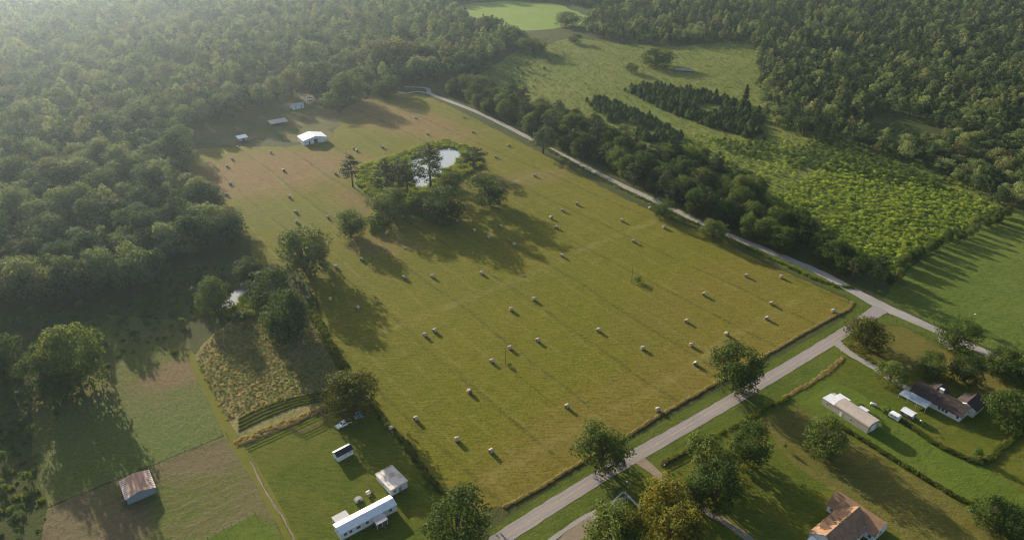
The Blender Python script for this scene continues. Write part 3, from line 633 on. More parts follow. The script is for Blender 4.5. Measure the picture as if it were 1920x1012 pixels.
# young pine stands in the meadow, scrub, shrubs, weeds, tall grass
def one(key, bx, by, label, cat, name, s=1.0):
    return plant(name, key, W(bx, by), s, s, bx * .1, label, cat, None, False)
yp = [tag(link('young_pine', merged('young%d' % i), None, W(x, y), (0, 0, i), (1.1,) * 3), l, 'young pine') for i, (x, y, l) in enumerate([(1172, 172, 'young pine a little apart before the farther dark pine stand'), (1100, 192, 'young pine a little apart before the nearer dark pine stand'), (1432, 262, 'young pine beside the wood at the end of the pine stand')])]
STAND_A = [(1176, 172), (1200, 163), (1245, 160), (1300, 172), (1352, 186), (1400, 200), (1425, 222), (1432, 250), (1400, 262), (1350, 246), (1310, 230), (1268, 216), (1230, 200)]
STAND_B = [(1104, 196), (1125, 188), (1160, 198), (1200, 216), (1250, 240), (1275, 262), (1240, 272), (1200, 262), (1165, 240), (1130, 218)]
PA = np.concatenate([scatter_pts(STAND_A, 2.9, 501, .7), scatter_pts(STAND_B, 2.9, 502, .7)]); ph = np.sin(PA[:, 0] * .11 + 1.3 * np.sin(PA[:, 1] * .07)) + np.sin(PA[:, 1] * .09 + .8 * np.sin(PA[:, 0] * .05)); PA = PA[ph > -1.25 + .5 * np.random.default_rng(4).random(len(PA))]; PA = PA + np.random.default_rng(6).normal(0, 1.3, PA.shape)
scatter('young_pine_thicket', PA, None, .45, 1.75, 503, 'two dark green stands of young pines in the scrubby meadow', 'pine thicket', .2, None, yp)
sh = [one('shrub%d' % i, x, y, l, 'shrub', 'shrub', 1.1) for i, (x, y, l) in enumerate([(1648, 548, 'bright shrub at the gravel road end of the scrub'), (1612, 520, 'bright shrub beside the hedge end of the tree belt'), (1862, 408, 'bright shrub at the top end of the scrub hedge')])]
PLANTATION = [(1395, 400), (1440, 372), (1480, 352), (1560, 305), (1640, 318), (1720, 335), (1800, 358), (1862, 392), (1800, 432), (1740, 462), (1660, 520), (1600, 505), (1520, 460), (1450, 425)]
P1 = scatter_pts(PLANTATION, 1.65, 511, .6); P1 = P1[np.random.default_rng(9).random(len(P1)) < .86]
P1b = scatter_pts([(1230, 300), (1300, 250), (1400, 268), (1470, 262), (1520, 290), (1480, 350), (1400, 380), (1300, 330)], 3.6, 512)
scatter('bright_scrub', np.concatenate([P1, P1b]), None, .4, 1.5, 513, 'dense bright green scrub covering the near end of the meadow', 'scrub', .25, None, sh)
sc = [one('scrub%d' % i, x, y, l, 'bush', 'bush', 1.0) for i, (x, y, l) in enumerate([(1440, 300, 'dark bush in the gap between the tree belt and the pine stand'), (1585, 318, 'dark bush at the top edge of the bright scrub'), (1250, 292, 'dark bush just behind the tree belt')])]
P2 = np.concatenate([scatter_pts([(1470, 285), (1530, 262), (1640, 290), (1755, 338), (1760, 358), (1690, 350), (1600, 330), (1520, 318), (1470, 312)], 4.4, 521),
                     scatter_pts([(1240, 300), (1290, 285), (1350, 305), (1420, 330), (1440, 360), (1380, 370), (1300, 335)], 4.6, 522),
                     scatter_pts([(1330, 262), (1440, 268), (1480, 290), (1420, 300), (1350, 285)], 5.0, 523),
                     scatter_pts([(1000, 205), (1060, 222), (1150, 268), (1100, 262)], 6.0, 524),
                     scatter_pts(STAND_A, 9, 527), scatter_pts(STAND_B, 9, 528), scatter_pts([(1440, 215), (1500, 236), (1600, 268), (1700, 298), (1800, 330), (1880, 376), (1870, 385), (1780, 345), (1650, 300), (1540, 268), (1450, 240)], 6.5, 529),
                     scatter_pts([(940, 130), (1000, 110), (1060, 95), (1000, 180), (960, 180)], 13, 525)])
scatter('dark_scrub', P2, None, .7, 1.25, 526, 'darker taller scrub in bands across the meadow', 'scrub', .25, None, sc)
we = [one('weed%d' % i, x, y, l, 'weeds', 'weed_clump', 1.0) for i, (x, y, l) in enumerate([(1105, 120, 'pale weed clump at the far end of the meadow'), (1010, 190, 'pale weed clump beside the start of the tree belt')])]
P3 = scatter_pts(MEADOW, 3.4, 531, holes=[PLANTATION, STAND_A, STAND_B])
P3 = P3[np.random.default_rng(2).random(len(P3)) < .75]
scatter('meadow_weeds', P3, None, .6, 1.7, 532, 'pale yellow green weeds covering the meadow beyond the tree belt', 'weeds', .3, None, we)
def along(pts, wd, sp, seed):
    """points scattered in a ribbon along ground pixels"""
    rng = np.random.default_rng(seed); L = smooth_line([W(*p) for p in pts], [wd] * len(pts), sp); out = []
    for i in range(len(L) - 1):
        a, b = L[i][0], L[i + 1][0]; d = (b - a).normalized(); n = Vector((-d.y, d.x, 0))
        for k in range(max(1, int(wd / sp))): q = a.lerp(b, rng.random()) + n * rng.uniform(-wd / 2, wd / 2); out.append((q.x, q.y))
    return np.array(out)
st = [one('straw%d' % i, x, y, l, 'grass tuft', 'grass_tuft', 1.0) for i, (x, y, l) in enumerate([(1590, 583, 'dry tuft at the corner of the field nearest the junction'), (606, 765, 'dry tuft at the fence corner above the horse pen rails')])]
EDGE = [(945, 950), (1000, 922), (1080, 872), (1180, 815), (1235, 780), (1290, 748), (1330, 725), (1420, 675), (1500, 628), (1560, 595), (1592, 578), (1597, 566)]
PQ = scatter_pts([(365, 670), (402, 628), (470, 578), (560, 565), (600, 625), (640, 690), (635, 730), (560, 742), (460, 778), (425, 790)], 1.3, 544); np.random.default_rng(3).shuffle(PQ)
PT = np.concatenate([along(EDGE, .7, .35, 541), along([(442, 832), (520, 800), (620, 762)], 4.0, .7, 542), 
                     PQ[0::2],
                     along([(1470, 745), (1520, 718), (1575, 675)], 1.2, .5, 545), along([(1490, 733), (1560, 695), (1580, 668)], .8, .5, 546)])
scatter('tall_grass', PT, None, .5, 1.0, 547, 'pale dry tall grass along the field edge and in the fenced plot', 'tall grass', .3, None, st)
gw = [one('gweed%d' % i, x, y, l, 'grass tuft', 'grass_tuft', 1.0) for i, (x, y, l) in enumerate([(1560, 790, 'green tuft behind the long tan building'), (760, 842, 'green tuft at the fence between lawn and hay field')])]
PG = np.concatenate([along([(1562, 790), (1620, 826), (1700, 876), (1780, 924), (1826, 948)], 1.3, .5, 551), along([(1660, 772), (1700, 795), (1760, 835), (1838, 866), (1880, 838), (1925, 802)], 1.5, .5, 552),
                     along([(695, 750), (722, 792), (762, 834), (812, 906), (850, 940)], 2.0, .7, 553), along([(1600, 540), (1540, 528), (1440, 482), (1240, 390), (1130, 337), (1000, 265)], 2.5, 1.0, 554),
                     along([(645, 690), (600, 615), (584, 560)], 4.0, 1.0, 555), along([(1480, 745), (1430, 772), (1240, 870)], 1.0, .8, 556)])
scatter('verge_weeds', PG, None, .6, 1.3, 557, 'green overgrown grass along fence lines and the gravel road verge', 'weeds', .3, None, gw)
scatter('plot_weeds', PQ[1::2], None, .5, 1.1, 560, 'greener weeds mixed through the dry grass of the fenced plot', 'weeds', .3, None, we)
PC = np.concatenate([along([(448, 786 + 7 * k), (500, 761 + 7 * k), (560, 744 + 5 * k), (618, 735 + 5 * k)], .6, .3, 580 + k) for k in range(4)])
scatter('crop_rows', PC, None, .3, .55, 559, 'low green crop rows curving along the fenced plot', 'crop', .3, None, gw)
PS = np.concatenate([scatter_pts([(-80, 600), (60, 585), (250, 560), (310, 520), (350, 500), (430, 490), (440, 520), (400, 540), (370, 560), (365, 600), (345, 640), (200, 625), (60, 690), (60, 820), (-80, 820)], 4.6, 591), scatter_pts([(-80, 800), (60, 800), (75, 900), (92, 1000), (60, 1040), (-80, 1040)], 4.2, 594), scatter_pts([(60, 690), (200, 625), (340, 640), (350, 660), (250, 670), (80, 800)], 6, 592)])
scatter('rough_undergrowth', PS, None, .5, 1.5, 593, 'rough dark weeds on the shaded ground below the hazy wood', 'weeds', .3, None, gw + sc[:1])
rd = [one('reed%d' % i, x, y, l, 'reeds', 'reed_clump', 1.0) for i, (x, y, l) in enumerate([(905, 302, 'bright reed clump at the right tip of the pond'), (478, 572, 'bright reed clump beside the small pond')])]
BANK = [(668, 345), (676, 312), (735, 294), (790, 274), (835, 264), (878, 277), (902, 295), (902, 312), (866, 332), (848, 348), (815, 380), (785, 400), (740, 398), (700, 376)]
PR = np.concatenate([scatter_pts(BANK, 1.7, 561, holes=[POND]), scatter_pts([(405, 585), (412, 552), (440, 538), (470, 525), (478, 560), (480, 592), (440, 600)], 1.5, 562, holes=[SPOND]), scatter_pts([(690, 432), (700, 408), (722, 402), (730, 412), (702, 440)], 1.6, 563)])
scatter('waterside_grass', PR, None, .7, 1.5, 564, 'bright green waterside grass round both ponds', 'waterside grass', .3, None, rd)

# ------------------------------------------------------------------ hay bales
M['bale'] = plain('straw_bale_ends', (.22, .155, .09), .9, .35, 6, bmp=.4, spec=.1)
M['wrap'] = plain('pale_net_wrap', (.50, .41, .29), .75, .18, 3, bmp=.3, spec=.2)
def bale_mesh():
    r, L, n = .88, 1.55, 28; b = MB()
    prof = [(.12, -.5 * L + .03), (.5, -.5 * L + .015), (.9, -.5 * L), (1.0, -.5 * L + .09), (1.015, -.2 * L), (1.0, 0), (1.015, .2 * L), (1.0, .5 * L - .09), (.9, .5 * L), (.5, .5 * L - .015), (.12, .5 * L - .03)]
    rings = []
    for q, x in prof:
        ring = []
        for k in range(n):
            a = 2 * math.pi * k / n; rr = r * q * (1 + .018 * math.sin(a * 5 + x * 3)); z = rr * math.sin(a)
            z = max(z, -r * .91); ring.append(b.bm.verts.new((x, rr * math.cos(a) * 1.02, z + r * .91)))
        rings.append(ring)
    for i, (A, B) in enumerate(zip(rings, rings[1:])):
        b.mi = 1 if 2 <= i <= 7 else 0
        for k in range(n): b.bm.faces.new([A[k], A[(k + 1) % n], B[(k + 1) % n], B[k]]).material_index = b.mi
    b.bm.faces.new(rings[0]).material_index = 0; b.bm.faces.new(rings[-1]).material_index = 0
    return b.mesh('hay_bale', [M['bale'], M['wrap']], True)
bale_me = bale_mesh(); rbl = random.Random(3)
BALES = [
 (386, 350, 'nearest to the hazy wood, at the left end of the brown stubble'), (432, 346, 'upper one of two close together on the left brown stubble'), (426, 367, 'lower one of two close together on the left brown stubble'),
 (472, 452, 'tucked against the wood corner at the left field edge'), (543, 371, 'on the green strip between brown stubble and the big round tree'), (555, 399, 'on the small brown patch above the big round tree'),
 (557, 418, 'half hidden behind the top of the big round tree'), (615, 409, 'just above and left of the compact lone dark tree'), (532, 321, 'on the brown stubble in front of the white barn'),
 (629, 327, 'just left of the slim pine on the pond bank'), (661, 302, 'beside the pole near the pond bank'), (669, 284, 'paired lower one on the stubble right of the white barn'), (663, 280, 'paired upper one on the stubble right of the white barn'),
 (718, 278, 'in the long tree shadow above the pond bank'), (445, 277, 'below the small blue roofed shed'), (436, 300, 'in the shade left of the white barn, middle of three'), (426, 313, 'in the shade left of the white barn, nearest the stubble'),
 (508, 287, 'in the shade just in front of the white barn'), (726, 440, 'alone right of the compact lone dark tree'), (678, 488, 'between the shadows of the lone tree and the big round tree'),
 (757, 522, 'at the tip of the lone dark tree shadow'), (811, 520, 'on the pale swath right of the lone tree shadow'), (903, 514, 'below the shadow of the pond pines'),
 (619, 563, 'upper one of two inside the big round tree shadow'), (671, 579, 'lower one of two inside the big round tree shadow'), (797, 630, 'left one of a close pair in the left middle of the field'),
 (815, 622, 'right one of a close pair in the left middle of the field'), (1001, 563, 'in mid field, above another one a few steps left'), (958, 582, 'in mid field, below left of another one'),
 (1008, 640, 'alone right of the near field pole'), (956, 654, 'just behind the near field pole'), (922, 679, 'just left of the near field pole'), (880, 736, 'between the near field pole and the yard'),
 (780, 787, 'leftmost of three in a row near the yard fence'), (857, 826, 'middle of three in a row near the yard fence'), (921, 848, 'rightmost of three in a row, nearest the camera'),
 (1063, 764, 'alone above the roadside spreading tree'), (1233, 770, 'against the tall grass of the roadside field edge'), (1122, 621, 'alone in the centre of the lower field'),
 (1205, 655, 'alone left of a staggered group of three near the road'), (1287, 604, 'topmost of the group left of the cone shaped tree'), (1296, 649, 'middle of the group left of the cone shaped tree'),
 (1304, 684, 'lowest of the group left of the cone shaped tree'), (1362, 628, 'just behind the top of the cone shaped tree'), (1320, 554, 'alone right of the far field pole'),
 (1438, 599, 'lower one of a pair near the junction corner'), (1446, 571, 'upper one of a pair near the junction corner'), (1464, 521, 'closest to the gravel road in the right part of the field'),
 (1399, 519, 'left of the one closest to the gravel road'), (1562, 585, 'in the very corner of the field at the junction'), (1188, 454, 'above the far field pole'),
 (1245, 428, 'below the small tree halfway along the gravel road'), (1166, 415, 'alone in the upper field right of the tree shadows'), (1219, 392, 'beside the small tree halfway along the gravel road'),
 (1082, 384, 'topmost of a loose row right of the pond shadows'), (1055, 396, 'second from the top in a loose row right of the pond shadows'), (1033, 410, 'left end of a loose row right of the pond shadows'),
 (1043, 428, 'at the edge of the round field tree shadow'), (1054, 481, 'at the tip of the round field tree shadow'), (964, 460, 'between the two big shadows below the pond'),
 (916, 447, 'inside the big pond shadow, lower one'), (939, 426, 'inside the big pond shadow, upper right one'), (889, 434, 'inside the big pond shadow, leftmost one'),
 (1003, 331, 'alone near the gravel road, right of the pond'), (930, 296, 'right of the leaning pine'), (954, 274, 'near the gravel road above the leaning pine'), (887, 249, 'near the gravel road above the pond, lower of two'),
 (870, 222, 'near the gravel road above the pond, upper of two'), (755, 407, 'in the shade of the grey green bank tree'), (856, 415, 'in the shade beside the broad bank tree'),
 (630, 502, 'half in shade beside the big round tree'), (780, 223, 'on the brown stubble between two long shadows'), (802, 253, 'on the brown stubble above the pond'), (735, 806, 'in the tree shade at the yard fence')]
for i, (x, y, lb) in enumerate(BALES):
    o = link('hay_bale', bale_me, None, W(x, y) + Vector((0, 0, .0)), (0, 0, u37 + rbl.choice([0, 0, 0, .25, -.3, 1.57]) + rbl.uniform(-.12, .12)), (rbl.uniform(.95, 1.05), 1.0, rbl.uniform(.94, 1.04)))
    o.location.z = .03; tag(o, 'round hay bale ' + lb, 'hay bale', 'round bales in the mown field')

# ------------------------------------------------------------------ buildings
def frame(a, b, c):
    """local frame from three ground pixels: front left, front right, back left -> origin, angle, length, depth"""
    A, B, Cc = W(*a), W(*b), W(*c); u = (B - A); L = u.length; u /= L; v = Vector((-u.y, u.x, 0)); D = (Cc - A).dot(v)
    return A, math.atan2(u.y, u.x), L, abs(D)
def gable(b, L, D, h, rise, ov=.35, th=.12, axis='x', x0=0.0, y0=0.0, rx=.0):
    """roof slabs over a box; ridge along axis"""
    if axis == 'x':
        y1 = y0 + D; ym = (y0 + y1) / 2; k = rise / (D / 2)
        p = [(y0 - ov, h - ov * k), (ym, h + rise), (y1 + ov, h - ov * k), (y1 + ov, h - ov * k + th), (ym, h + rise + th), (y0 - ov, h - ov * k + th)]
        b.prism(p, x0 - ov - rx, x0 + L + ov + rx, 'x')
    else:
        x1 = x0 + L; xm = (x0 + x1) / 2; k = rise / (L / 2)
        p = [(x0 - ov, h - ov * k), (xm, h + rise), (x1 + ov, h - ov * k), (x1 + ov, h - ov * k + th), (xm, h + rise + th), (x0 - ov, h - ov * k + th)]
        b.prism(p, y0 - ov - rx, y0 + D + ov + rx, 'y')
    return b
def wallbox(L, D, h, rise, axis='x', x0=0., y0=0.):
    b = MB()
    if axis == 'x': b.prism([(y0, 0), (y0 + D, 0), (y0 + D, h), (y0 + D / 2, h + rise), (y0, h)], x0, x0 + L, 'x')
    else: b.prism([(x0, 0), (x0 + L, 0), (x0 + L, h), (x0 + L / 2, h + rise), (x0, h)], y0, y0 + D, 'y')
    return b
def window(root, x, y, z, w, h, face='front', shut=None):
    """frame + pane set on a wall; face front = wall y const looking -y, left = wall x const looking -x, right = +x, back = +y"""
    f, p = MB(), MB(); t = .07
    f.box(-w / 2 - t, w / 2 + t, -.05, .01, -h / 2 - t, -h / 2); f.box(-w / 2 - t, w / 2 + t, -.05, .01, h / 2, h / 2 + t)
    f.box(-w / 2 - t, -w / 2, -.05, .01, -h / 2, h / 2); f.box(w / 2, w / 2 + t, -.05, .01, -h / 2, h / 2); f.box(-w / 2, w / 2, -.045, .008, -.02, .02)
    p.box(-w / 2, w / 2, -.025, .005, -h / 2, h / 2)
    rz = {'front': 0, 'left': -math.pi / 2, 'right': math.pi / 2, 'back': math.pi}[face]
    o = f.build('window', M['white'], root, loc=(x, y, z), rot=(0, 0, rz)); p.build('pane', M['glass'], o); return o
def door(root, x, y, w, h, face='front', mt=None, z=0.0, name='door'):
    b = MB().box(-w / 2, w / 2, -.05, .01, 0, h); b.mi = 1; b.box(w / 2 - .14, w / 2 - .08, -.09, -.05, h * .45, h * .52)
    rz = {'front': 0, 'left': -math.pi / 2, 'right': math.pi / 2, 'back': math.pi}[face]
    return b.build(name, [mt or M['cream'], M['chrome']], root, loc=(x, y, z), rot=(0, 0, rz))
M['roof_white'] = ribbed('white_metal_roof', (.72, .73, .74), .45, 'X', .4, depth=.03, col2=(.5, .48, .45), cov=.2)
M['wall_white'] = ribbed('white_metal_siding', (.70, .71, .71), .30, 'X', .5, depth=.02, col2=(.5, .5, .48), cov=.22)
M['lap'] = ribbed('white_lap_siding', (.70, .70, .68), .20, 'Z', .6, depth=.02, col2=(.5, .5, .46), cov=.2)
M['wall_y'] = ribbed('white_metal_siding_end', (.70, .71, .71), .30, 'Y', .5, depth=.02)
M['tin'] = ribbed('weathered_tin', (.40, .40, .40), .28, 'Y', .5, .3, (.23, .12, .07), .42, depth=.05)
M['tin_grey'] = ribbed('grey_tin', (.27, .27, .27), .3, 'X', .6, 0, (.2, .15, .12), .3, depth=.04)
M['blue_tin'] = ribbed('blue_grey_tin', (.30, .35, .40), .3, 'X', .5, .2, (.25, .2, .17), .25, depth=.04)
M['beige'] = ribbed('beige_metal_siding', (.42, .37, .31), .30, 'X', .5, depth=.02, col2=(.34, .3, .26), cov=.3)
M['tanroof'] = ribbed('tan_metal_roof', (.46, .38, .31), .60, 'X', .5, .1, (.36, .29, .24), .3, depth=.04)
M['shingle_b'] = ribbed('brown_shingles', (.062, .046, .040), .22, 'Y', .85, 0, (.10, .068, .055), .35, depth=.02, spec=.15, var=.25)
M['shingle_o'] = ribbed('orange_brown_shingles', (.30, .175, .105), .22, 'Y', .8, 0, (.22, .13, .085), .4, depth=.02, spec=.15, var=.22)
M['shingle_dark'] = ribbed('black_shingles', (.04, .042, .048), .22, 'Y', .8, 0, depth=.02, spec=.2)
M['brick'] = plain('dark_brick', (.20, .13, .10), .85, .2, 6)
M['wood_wall'] = plain('dark_board_wall', (.12, .085, .06), .85, .3, 3)
# rust on panels that the shed roof really has: alternating tin sheets
def patch_roof_mat():
    m, t, b = nmat('patched_tin_roof'); v = coord(t)
    bk = N(t, 'ShaderNodeTexBrick'); bk.offset = .0; bk.inputs['Scale'].default_value = 1.0; bk.inputs['Mortar Size'].default_value = .01
    bk.inputs['Brick Width'].default_value = 1.6; bk.inputs['Row Height'].default_value = 2.3; bk.inputs['Bias'].default_value = -.25
    bk.inputs['Color1'].default_value = (.56, .52, .47, 1); bk.inputs['Color2'].default_value = (.26, .13, .085, 1); bk.inputs['Mortar'].default_value = (.4, .36, .32, 1)
    t.links.new(v, bk.inputs['Vector']); n = noise(t, v, 1.2, 5, .7)
    t.links.new(mix(t, math_(t, 'MULTIPLY', ramp(t, n, .5, .7), .6), bk.outputs[0], (.34, .20, .14)), b.inputs['Base Color']); b.inputs['Roughness'].default_value = .6
    return m
M['patched'] = patch_roof_mat()
def rust_roof_mat():
    m, t, b = nmat('rust_streaked_roof'); v = coord(t)
    wv = N(t, 'ShaderNodeTexWave', wave_type='BANDS', bands_direction='Y'); wv.inputs['Scale'].default_value = math.pi / 10 / .95; wv.inputs['Distortion'].default_value = .6
    t.links.new(v, wv.inputs[0]); sx = N(t, 'ShaderNodeSeparateXYZ'); t.links.new(v, sx.inputs[0])
    d = math_(t, 'ABSOLUTE', math_(t, 'SUBTRACT', sx.outputs[0], 4.5)); n = noise(t, v, .8, 5, .7)
    k = math_(t, 'ADD', math_(t, 'ADD', math_(t, 'MULTIPLY', d, .17), math_(t, 'MULTIPLY', wv.outputs['Fac'], .45)), math_(t, 'MULTIPLY', math_(t, 'SUBTRACT', n, .5), .9))
    t.links.new(mix(t, ramp(t, k, .78, 1.12), (.33, .17, .115), (.70, .60, .53)), b.inputs['Base Color']); b.inputs['Roughness'].default_value = .65
    return m
M['rustroof'] = rust_roof_mat()

# white mobile home
A, an, L, D = frame((640, 1013), (744, 957), (622, 1000)); D = 4.6
mh = empty('mobile_home', A, an, 'long white mobile home with two sloped awnings on the bright lawn', 'house')
wallbox(L, D, 2.9, .75).build('wall', M['lap'], mh)
gable(MB(), L, D, 2.9, .75, .25, .08).build('roof', M['roof_white'], mh)
for k, x in enumerate((1.6, 3.4, 6.0, 9.0, 17.2)): window(mh, x, 0, 1.75, 1.0 if k != 2 else 1.4, 1.1)
window(mh, 0, 2.3, 1.8, .9, 1.0, 'left')
door(mh, 13.0, 0, .95, 2.1, z=.35); door(mh, 7.6, 0, .9, 2.1, z=.35)
def lean(root, name, x0, x1, y0, y1, z0, z1, mt, posts):
    b = MB(); b.prism([(y0, z0), (y1, z1), (y1, z1 + .08), (y0, z0 + .08)], x0, x1, 'x'); r = b.build(name, mt, root)
    for (x, y) in posts:
        zt = z0 + (z1 - z0) * (y - y0) / (y1 - y0); MB().box(x - .06, x + .06, y - .06, y + .06, 0, zt).build('post', M['white'], r)
    return r
lean(mh, 'awning', 10.6, 14.6, -3.2, -.27, 2.25, 2.75, M['tin'], [(10.8, -3.0), (12.6, -3.0), (14.4, -3.0)])
lean(mh, 'lean_to', .8, 5.6, D + .27, D + 3.6, 2.75, 2.3, M['tin_grey'], [(1, D + 3.4), (3.2, D + 3.4), (5.4, D + 3.4)])
b = MB(); b.box(10.7, 14.5, -3.0, -.06, .28, .4); [b.box(15.0 + .0, 15.9, -.9 + k * .0, -.06, .0, .3) for k in (0,)]; b.build('porch_deck', M['post'], mh)
for k in range(3): MB().box(12.6, 13.6, -3.35 - k * .3, -3.05 - k * .3, 0, .3 - k * .09).build('step', M['post'], mh)
b = MB(); b.box(.2, L - .2, .12, D - .12, -.02, .3); b.build('skirting', M['tin_grey'], mh)

# rust patched shed
A, an, L, D = frame((734, 930), (764.5, 913), (706, 898))
sd_ = empty('tin_shed', A, an, 'boxy white shed with rust patched flat tin roof behind the mobile home', 'shed')
b = MB(); b.prism([(0, 0), (D, 0), (D, 2.35), (0, 2.95)], 0, L, 'x'); b.build('wall', M['wall_white'], sd_)
b = MB(); b.prism([(-.3, 2.99), (D + .3, 2.325), (D + .3, 2.41), (-.3, 3.075)], -.25, L + .25, 'x'); b.build('roof', M['patched'], sd_)
door(sd_, L * .55, 0, 1.0, 2.0, mt=M['tin_grey']); window(sd_, L * .22, 0, 1.5, .9, .8); window(sd_, 0, D * .5, 1.5, .9, .7, 'left')
# white shed: sunlight painted into the pale far roof slope, near slope dark
A, an, L, D = frame((634, 866), (663, 850.5), (623.5, 856)); D = 3.3
s2 = empty('garden_shed', A, an, 'small white shed with black roof, far slope painted sunlit pale, alone on the lawn', 'shed')
wallbox(L, D, 2.35, .95).build('wall', M['lap'], s2)
b = MB(); k = .95 / (D / 2); b.prism([(-.2, 2.35 - .2 * k), (D / 2, 3.3), (D / 2, 3.38), (-.2, 2.43 - .2 * k)], -.2, L + .2, 'x'); b.build('roof', M['shingle_dark'], s2)
b = MB(); b.prism([(D / 2, 3.3), (D + .2, 2.35 - .2 * k), (D + .2, 2.43 - .2 * k), (D / 2, 3.38)], -.2, L + .2, 'x'); b.build('roof', M['roof_white'], s2)
door(s2, L * .5, 0, 1.1, 1.9); window(s2, L * .82, 0, 1.5, .6, .6)
for q in (.1, L - .35): MB().box(q, q + .25, .0, D, -.05, .06).build('skid', M['post'], s2)
# rust barn at the bottom left
A, an, L, D = frame((240, 946), (293.5, 923.5), (228, 914))
rbn = empty('old_barn', A, an, 'old metal barn with rust streaked roof and blue grey gable wall', 'barn')
wallbox(L, D, 2.7, 1.1, 'y').build('wall', M['blue_tin'], rbn)
gable(MB(), L, D, 2.7, 1.1, .35, .07, 'y').build('roof', M['rustroof'], rbn)
door(rbn, L * .45, 0, 2.6, 2.3, mt=M['blue_tin'], name='sliding_door')
b = MB(); b.box(-1.6, -.2, .8, 2.2, 0, .9); b.box(-1.5, -.4, 1.0, 2.0, .9, 1.3); o = b.build('junk_crate', M['post'], None, loc=A, rot=(0, 0, an)); tag(o, 'dark crate heap against the side of the old rusty barn', 'crate')
# long tan metal building with white flat end
A, an, L, D = frame((1540.5, 757.5), (1625, 813), (1560, 738)); D = 6.4
tb = empty('metal_workshop', A, an, 'long beige metal building with arched tan roof and white flat roofed end', 'workshop')
xs = 4.8
MB().box(0, xs, 0, D, 0, 3.0).build('wall', M['beige'], tb)
b = MB(); b.box(-.25, xs + .05, -.2, D * .78, 3.0, 3.12); b.box(1.6, xs + 1.6, D * .60, D + 1.3, 3.123, 3.24); b.build('flat_roof', M['roof_white'], tb)
arc = [(D * (.5 - .5 * math.cos(math.pi * t / 10)), 3.0 + 1.25 * math.sin(math.pi * t / 10) ** .8) for t in range(11)]
b = MB(); b.prism([(0, 0), (D, 0)] + arc[::-1], xs + .003, L, 'x'); b.build('hall_wall', M['beige'], tb)
arc2 = [(D / 2 + (y - D / 2) * 1.05, z + .09) for y, z in arc]
b = MB(); b.prism(arc2 + [(y, z + .004) for y, z in arc][::-1], xs + .08, L + .25, 'x'); b.build('arched_roof', M['tanroof'], tb)
door(tb, 8.2, 0, 1.0, 2.1, mt=M['white']); window(tb, 12.6, 0, 1.6, .9, .9); window(tb, 2.2, 0, 1.7, .9, .8)
door(tb, L, D * .5, 2.6, 2.6, 'right', M['white'], name='roller_door'); window(tb, L, D * .84, 1.6, .8, .8, 'right')
lean(tb, 'side_canopy', 10.0, 13.4, D + .02, D + 3.0, 2.8, 2.4, M['roof_white'], [(10.2, D + 2.8), (13.2, D + 2.8)])
# brown roofed house
A, an, L, D = frame((1705, 743), (1798, 791), (1738, 718)); D = 9.0
bh = empty('ranch_house', A, an, 'low house with dark brown shingle roof and white walls under lawn trees', 'house')
wallbox(L, D, 2.7, 2.1).build('wall', M['lap'], bh)
gable(MB(), L, D, 2.7, 2.1, .55, .14).build('roof', M['shingle_b'], bh)
wx = L * .72; ww = 7.2
wallbox(ww, 9.0, 2.7, 1.75, 'y', wx, D - 2.5).build('wing_wall', M['cream'], bh)
gable(MB(), ww, 7.6, 2.72, 1.75, .5, .13, 'y', wx, D - 1.2).build('wing_roof', M['shingle_b'], bh)
wallbox(6.0, 5.0, 2.7, 1.3, 'y', 3.0, D - 2.5).build('wing_wall', M['cream'], bh)
gable(MB(), 6.0, 4.6, 2.71, 1.3, .45, .13, 'y', 3.0, D - 2.0).build('wing_roof', M['shingle_b'], bh)
cm = MB().box(7.6, 9.0, D * .52, D * .52 + 1.1, 2.6, 6.3).build('chimney', M['cream'], bh); MB().box(7.5, 9.1, D * .52 - .1, D * .52 + 1.2, 6.3, 6.5).build('chimney_cap', M['white'], cm)
for k, x in enumerate((11.0, 12.3, 13.6, 17.6)): window(bh, x, 0, 1.65, .95, 1.2)
door(bh, 15.6, 0, .95, 2.1); window(bh, L, D * .3, 1.6, 1.0, 1.1, 'right'); window(bh, L, D * .7, 1.6, 1.0, 1.1, 'right')
cp = lean(bh, 'carport', -2.2, 8.4, -5.2, -.56, 2.35, 2.6, M['blue_tin'], [(-2, -5), (1.4, -5), (4.8, -5), (8.2, -5)])
for q in (12.0, 16.0): MB().tube([(q, D * .35, 3.9), (q, D * .35, 4.9)], .09).build('vent_pipe', M['chrome'], bh)
# orange roofed house
A = W(1521, 1009); an = u37; L = 15.0; D = 9.6
oh = empty('dormer_house', A, an, 'house with orange brown roof and three dormers at the bottom right', 'house')
oh.location += Vector((0, 0, 0))
E0 = W(1518.6, 997.5, 3.0); uu = Vector((math.cos(an), math.sin(an), 0)); vv = Vector((-uu.y, uu.x, 0))
oh.location = Vector((E0.x, E0.y, 0)) - vv * (D + .0)
wallbox(L, D, 3.0, 3.3).build('wall', M['lap'], oh)
gable(MB(), L - .8, D, 3.0, 3.3, .4, .14).build('roof', M['shingle_o'], oh)
wl, wd = 7.6, 15.6; wx = L - .4; wy = -3.0
wallbox(wl, wd, 3.0, 2.9, 'y', wx, wy).build('wing_wall', M['lap'], oh)
gable(MB(), wl, wd, 3.0, 2.9, .4, .14, 'y', wx, wy).build('wing_roof', M['shingle_o'], oh)
b = MB(); kk = 2.9 / (wl / 2); b.prism([(D / 2 - 4.0, 3.6), (D / 2, 6.295), (D / 2 + 4.0, 3.6), (D / 2 + 4.0, 3.72), (D / 2, 6.435), (D / 2 - 4.0, 3.72)], L - 1.0, wx + wl / 2 - .4, 'x'); b.build('roof_valley', M['shingle_o'], oh)
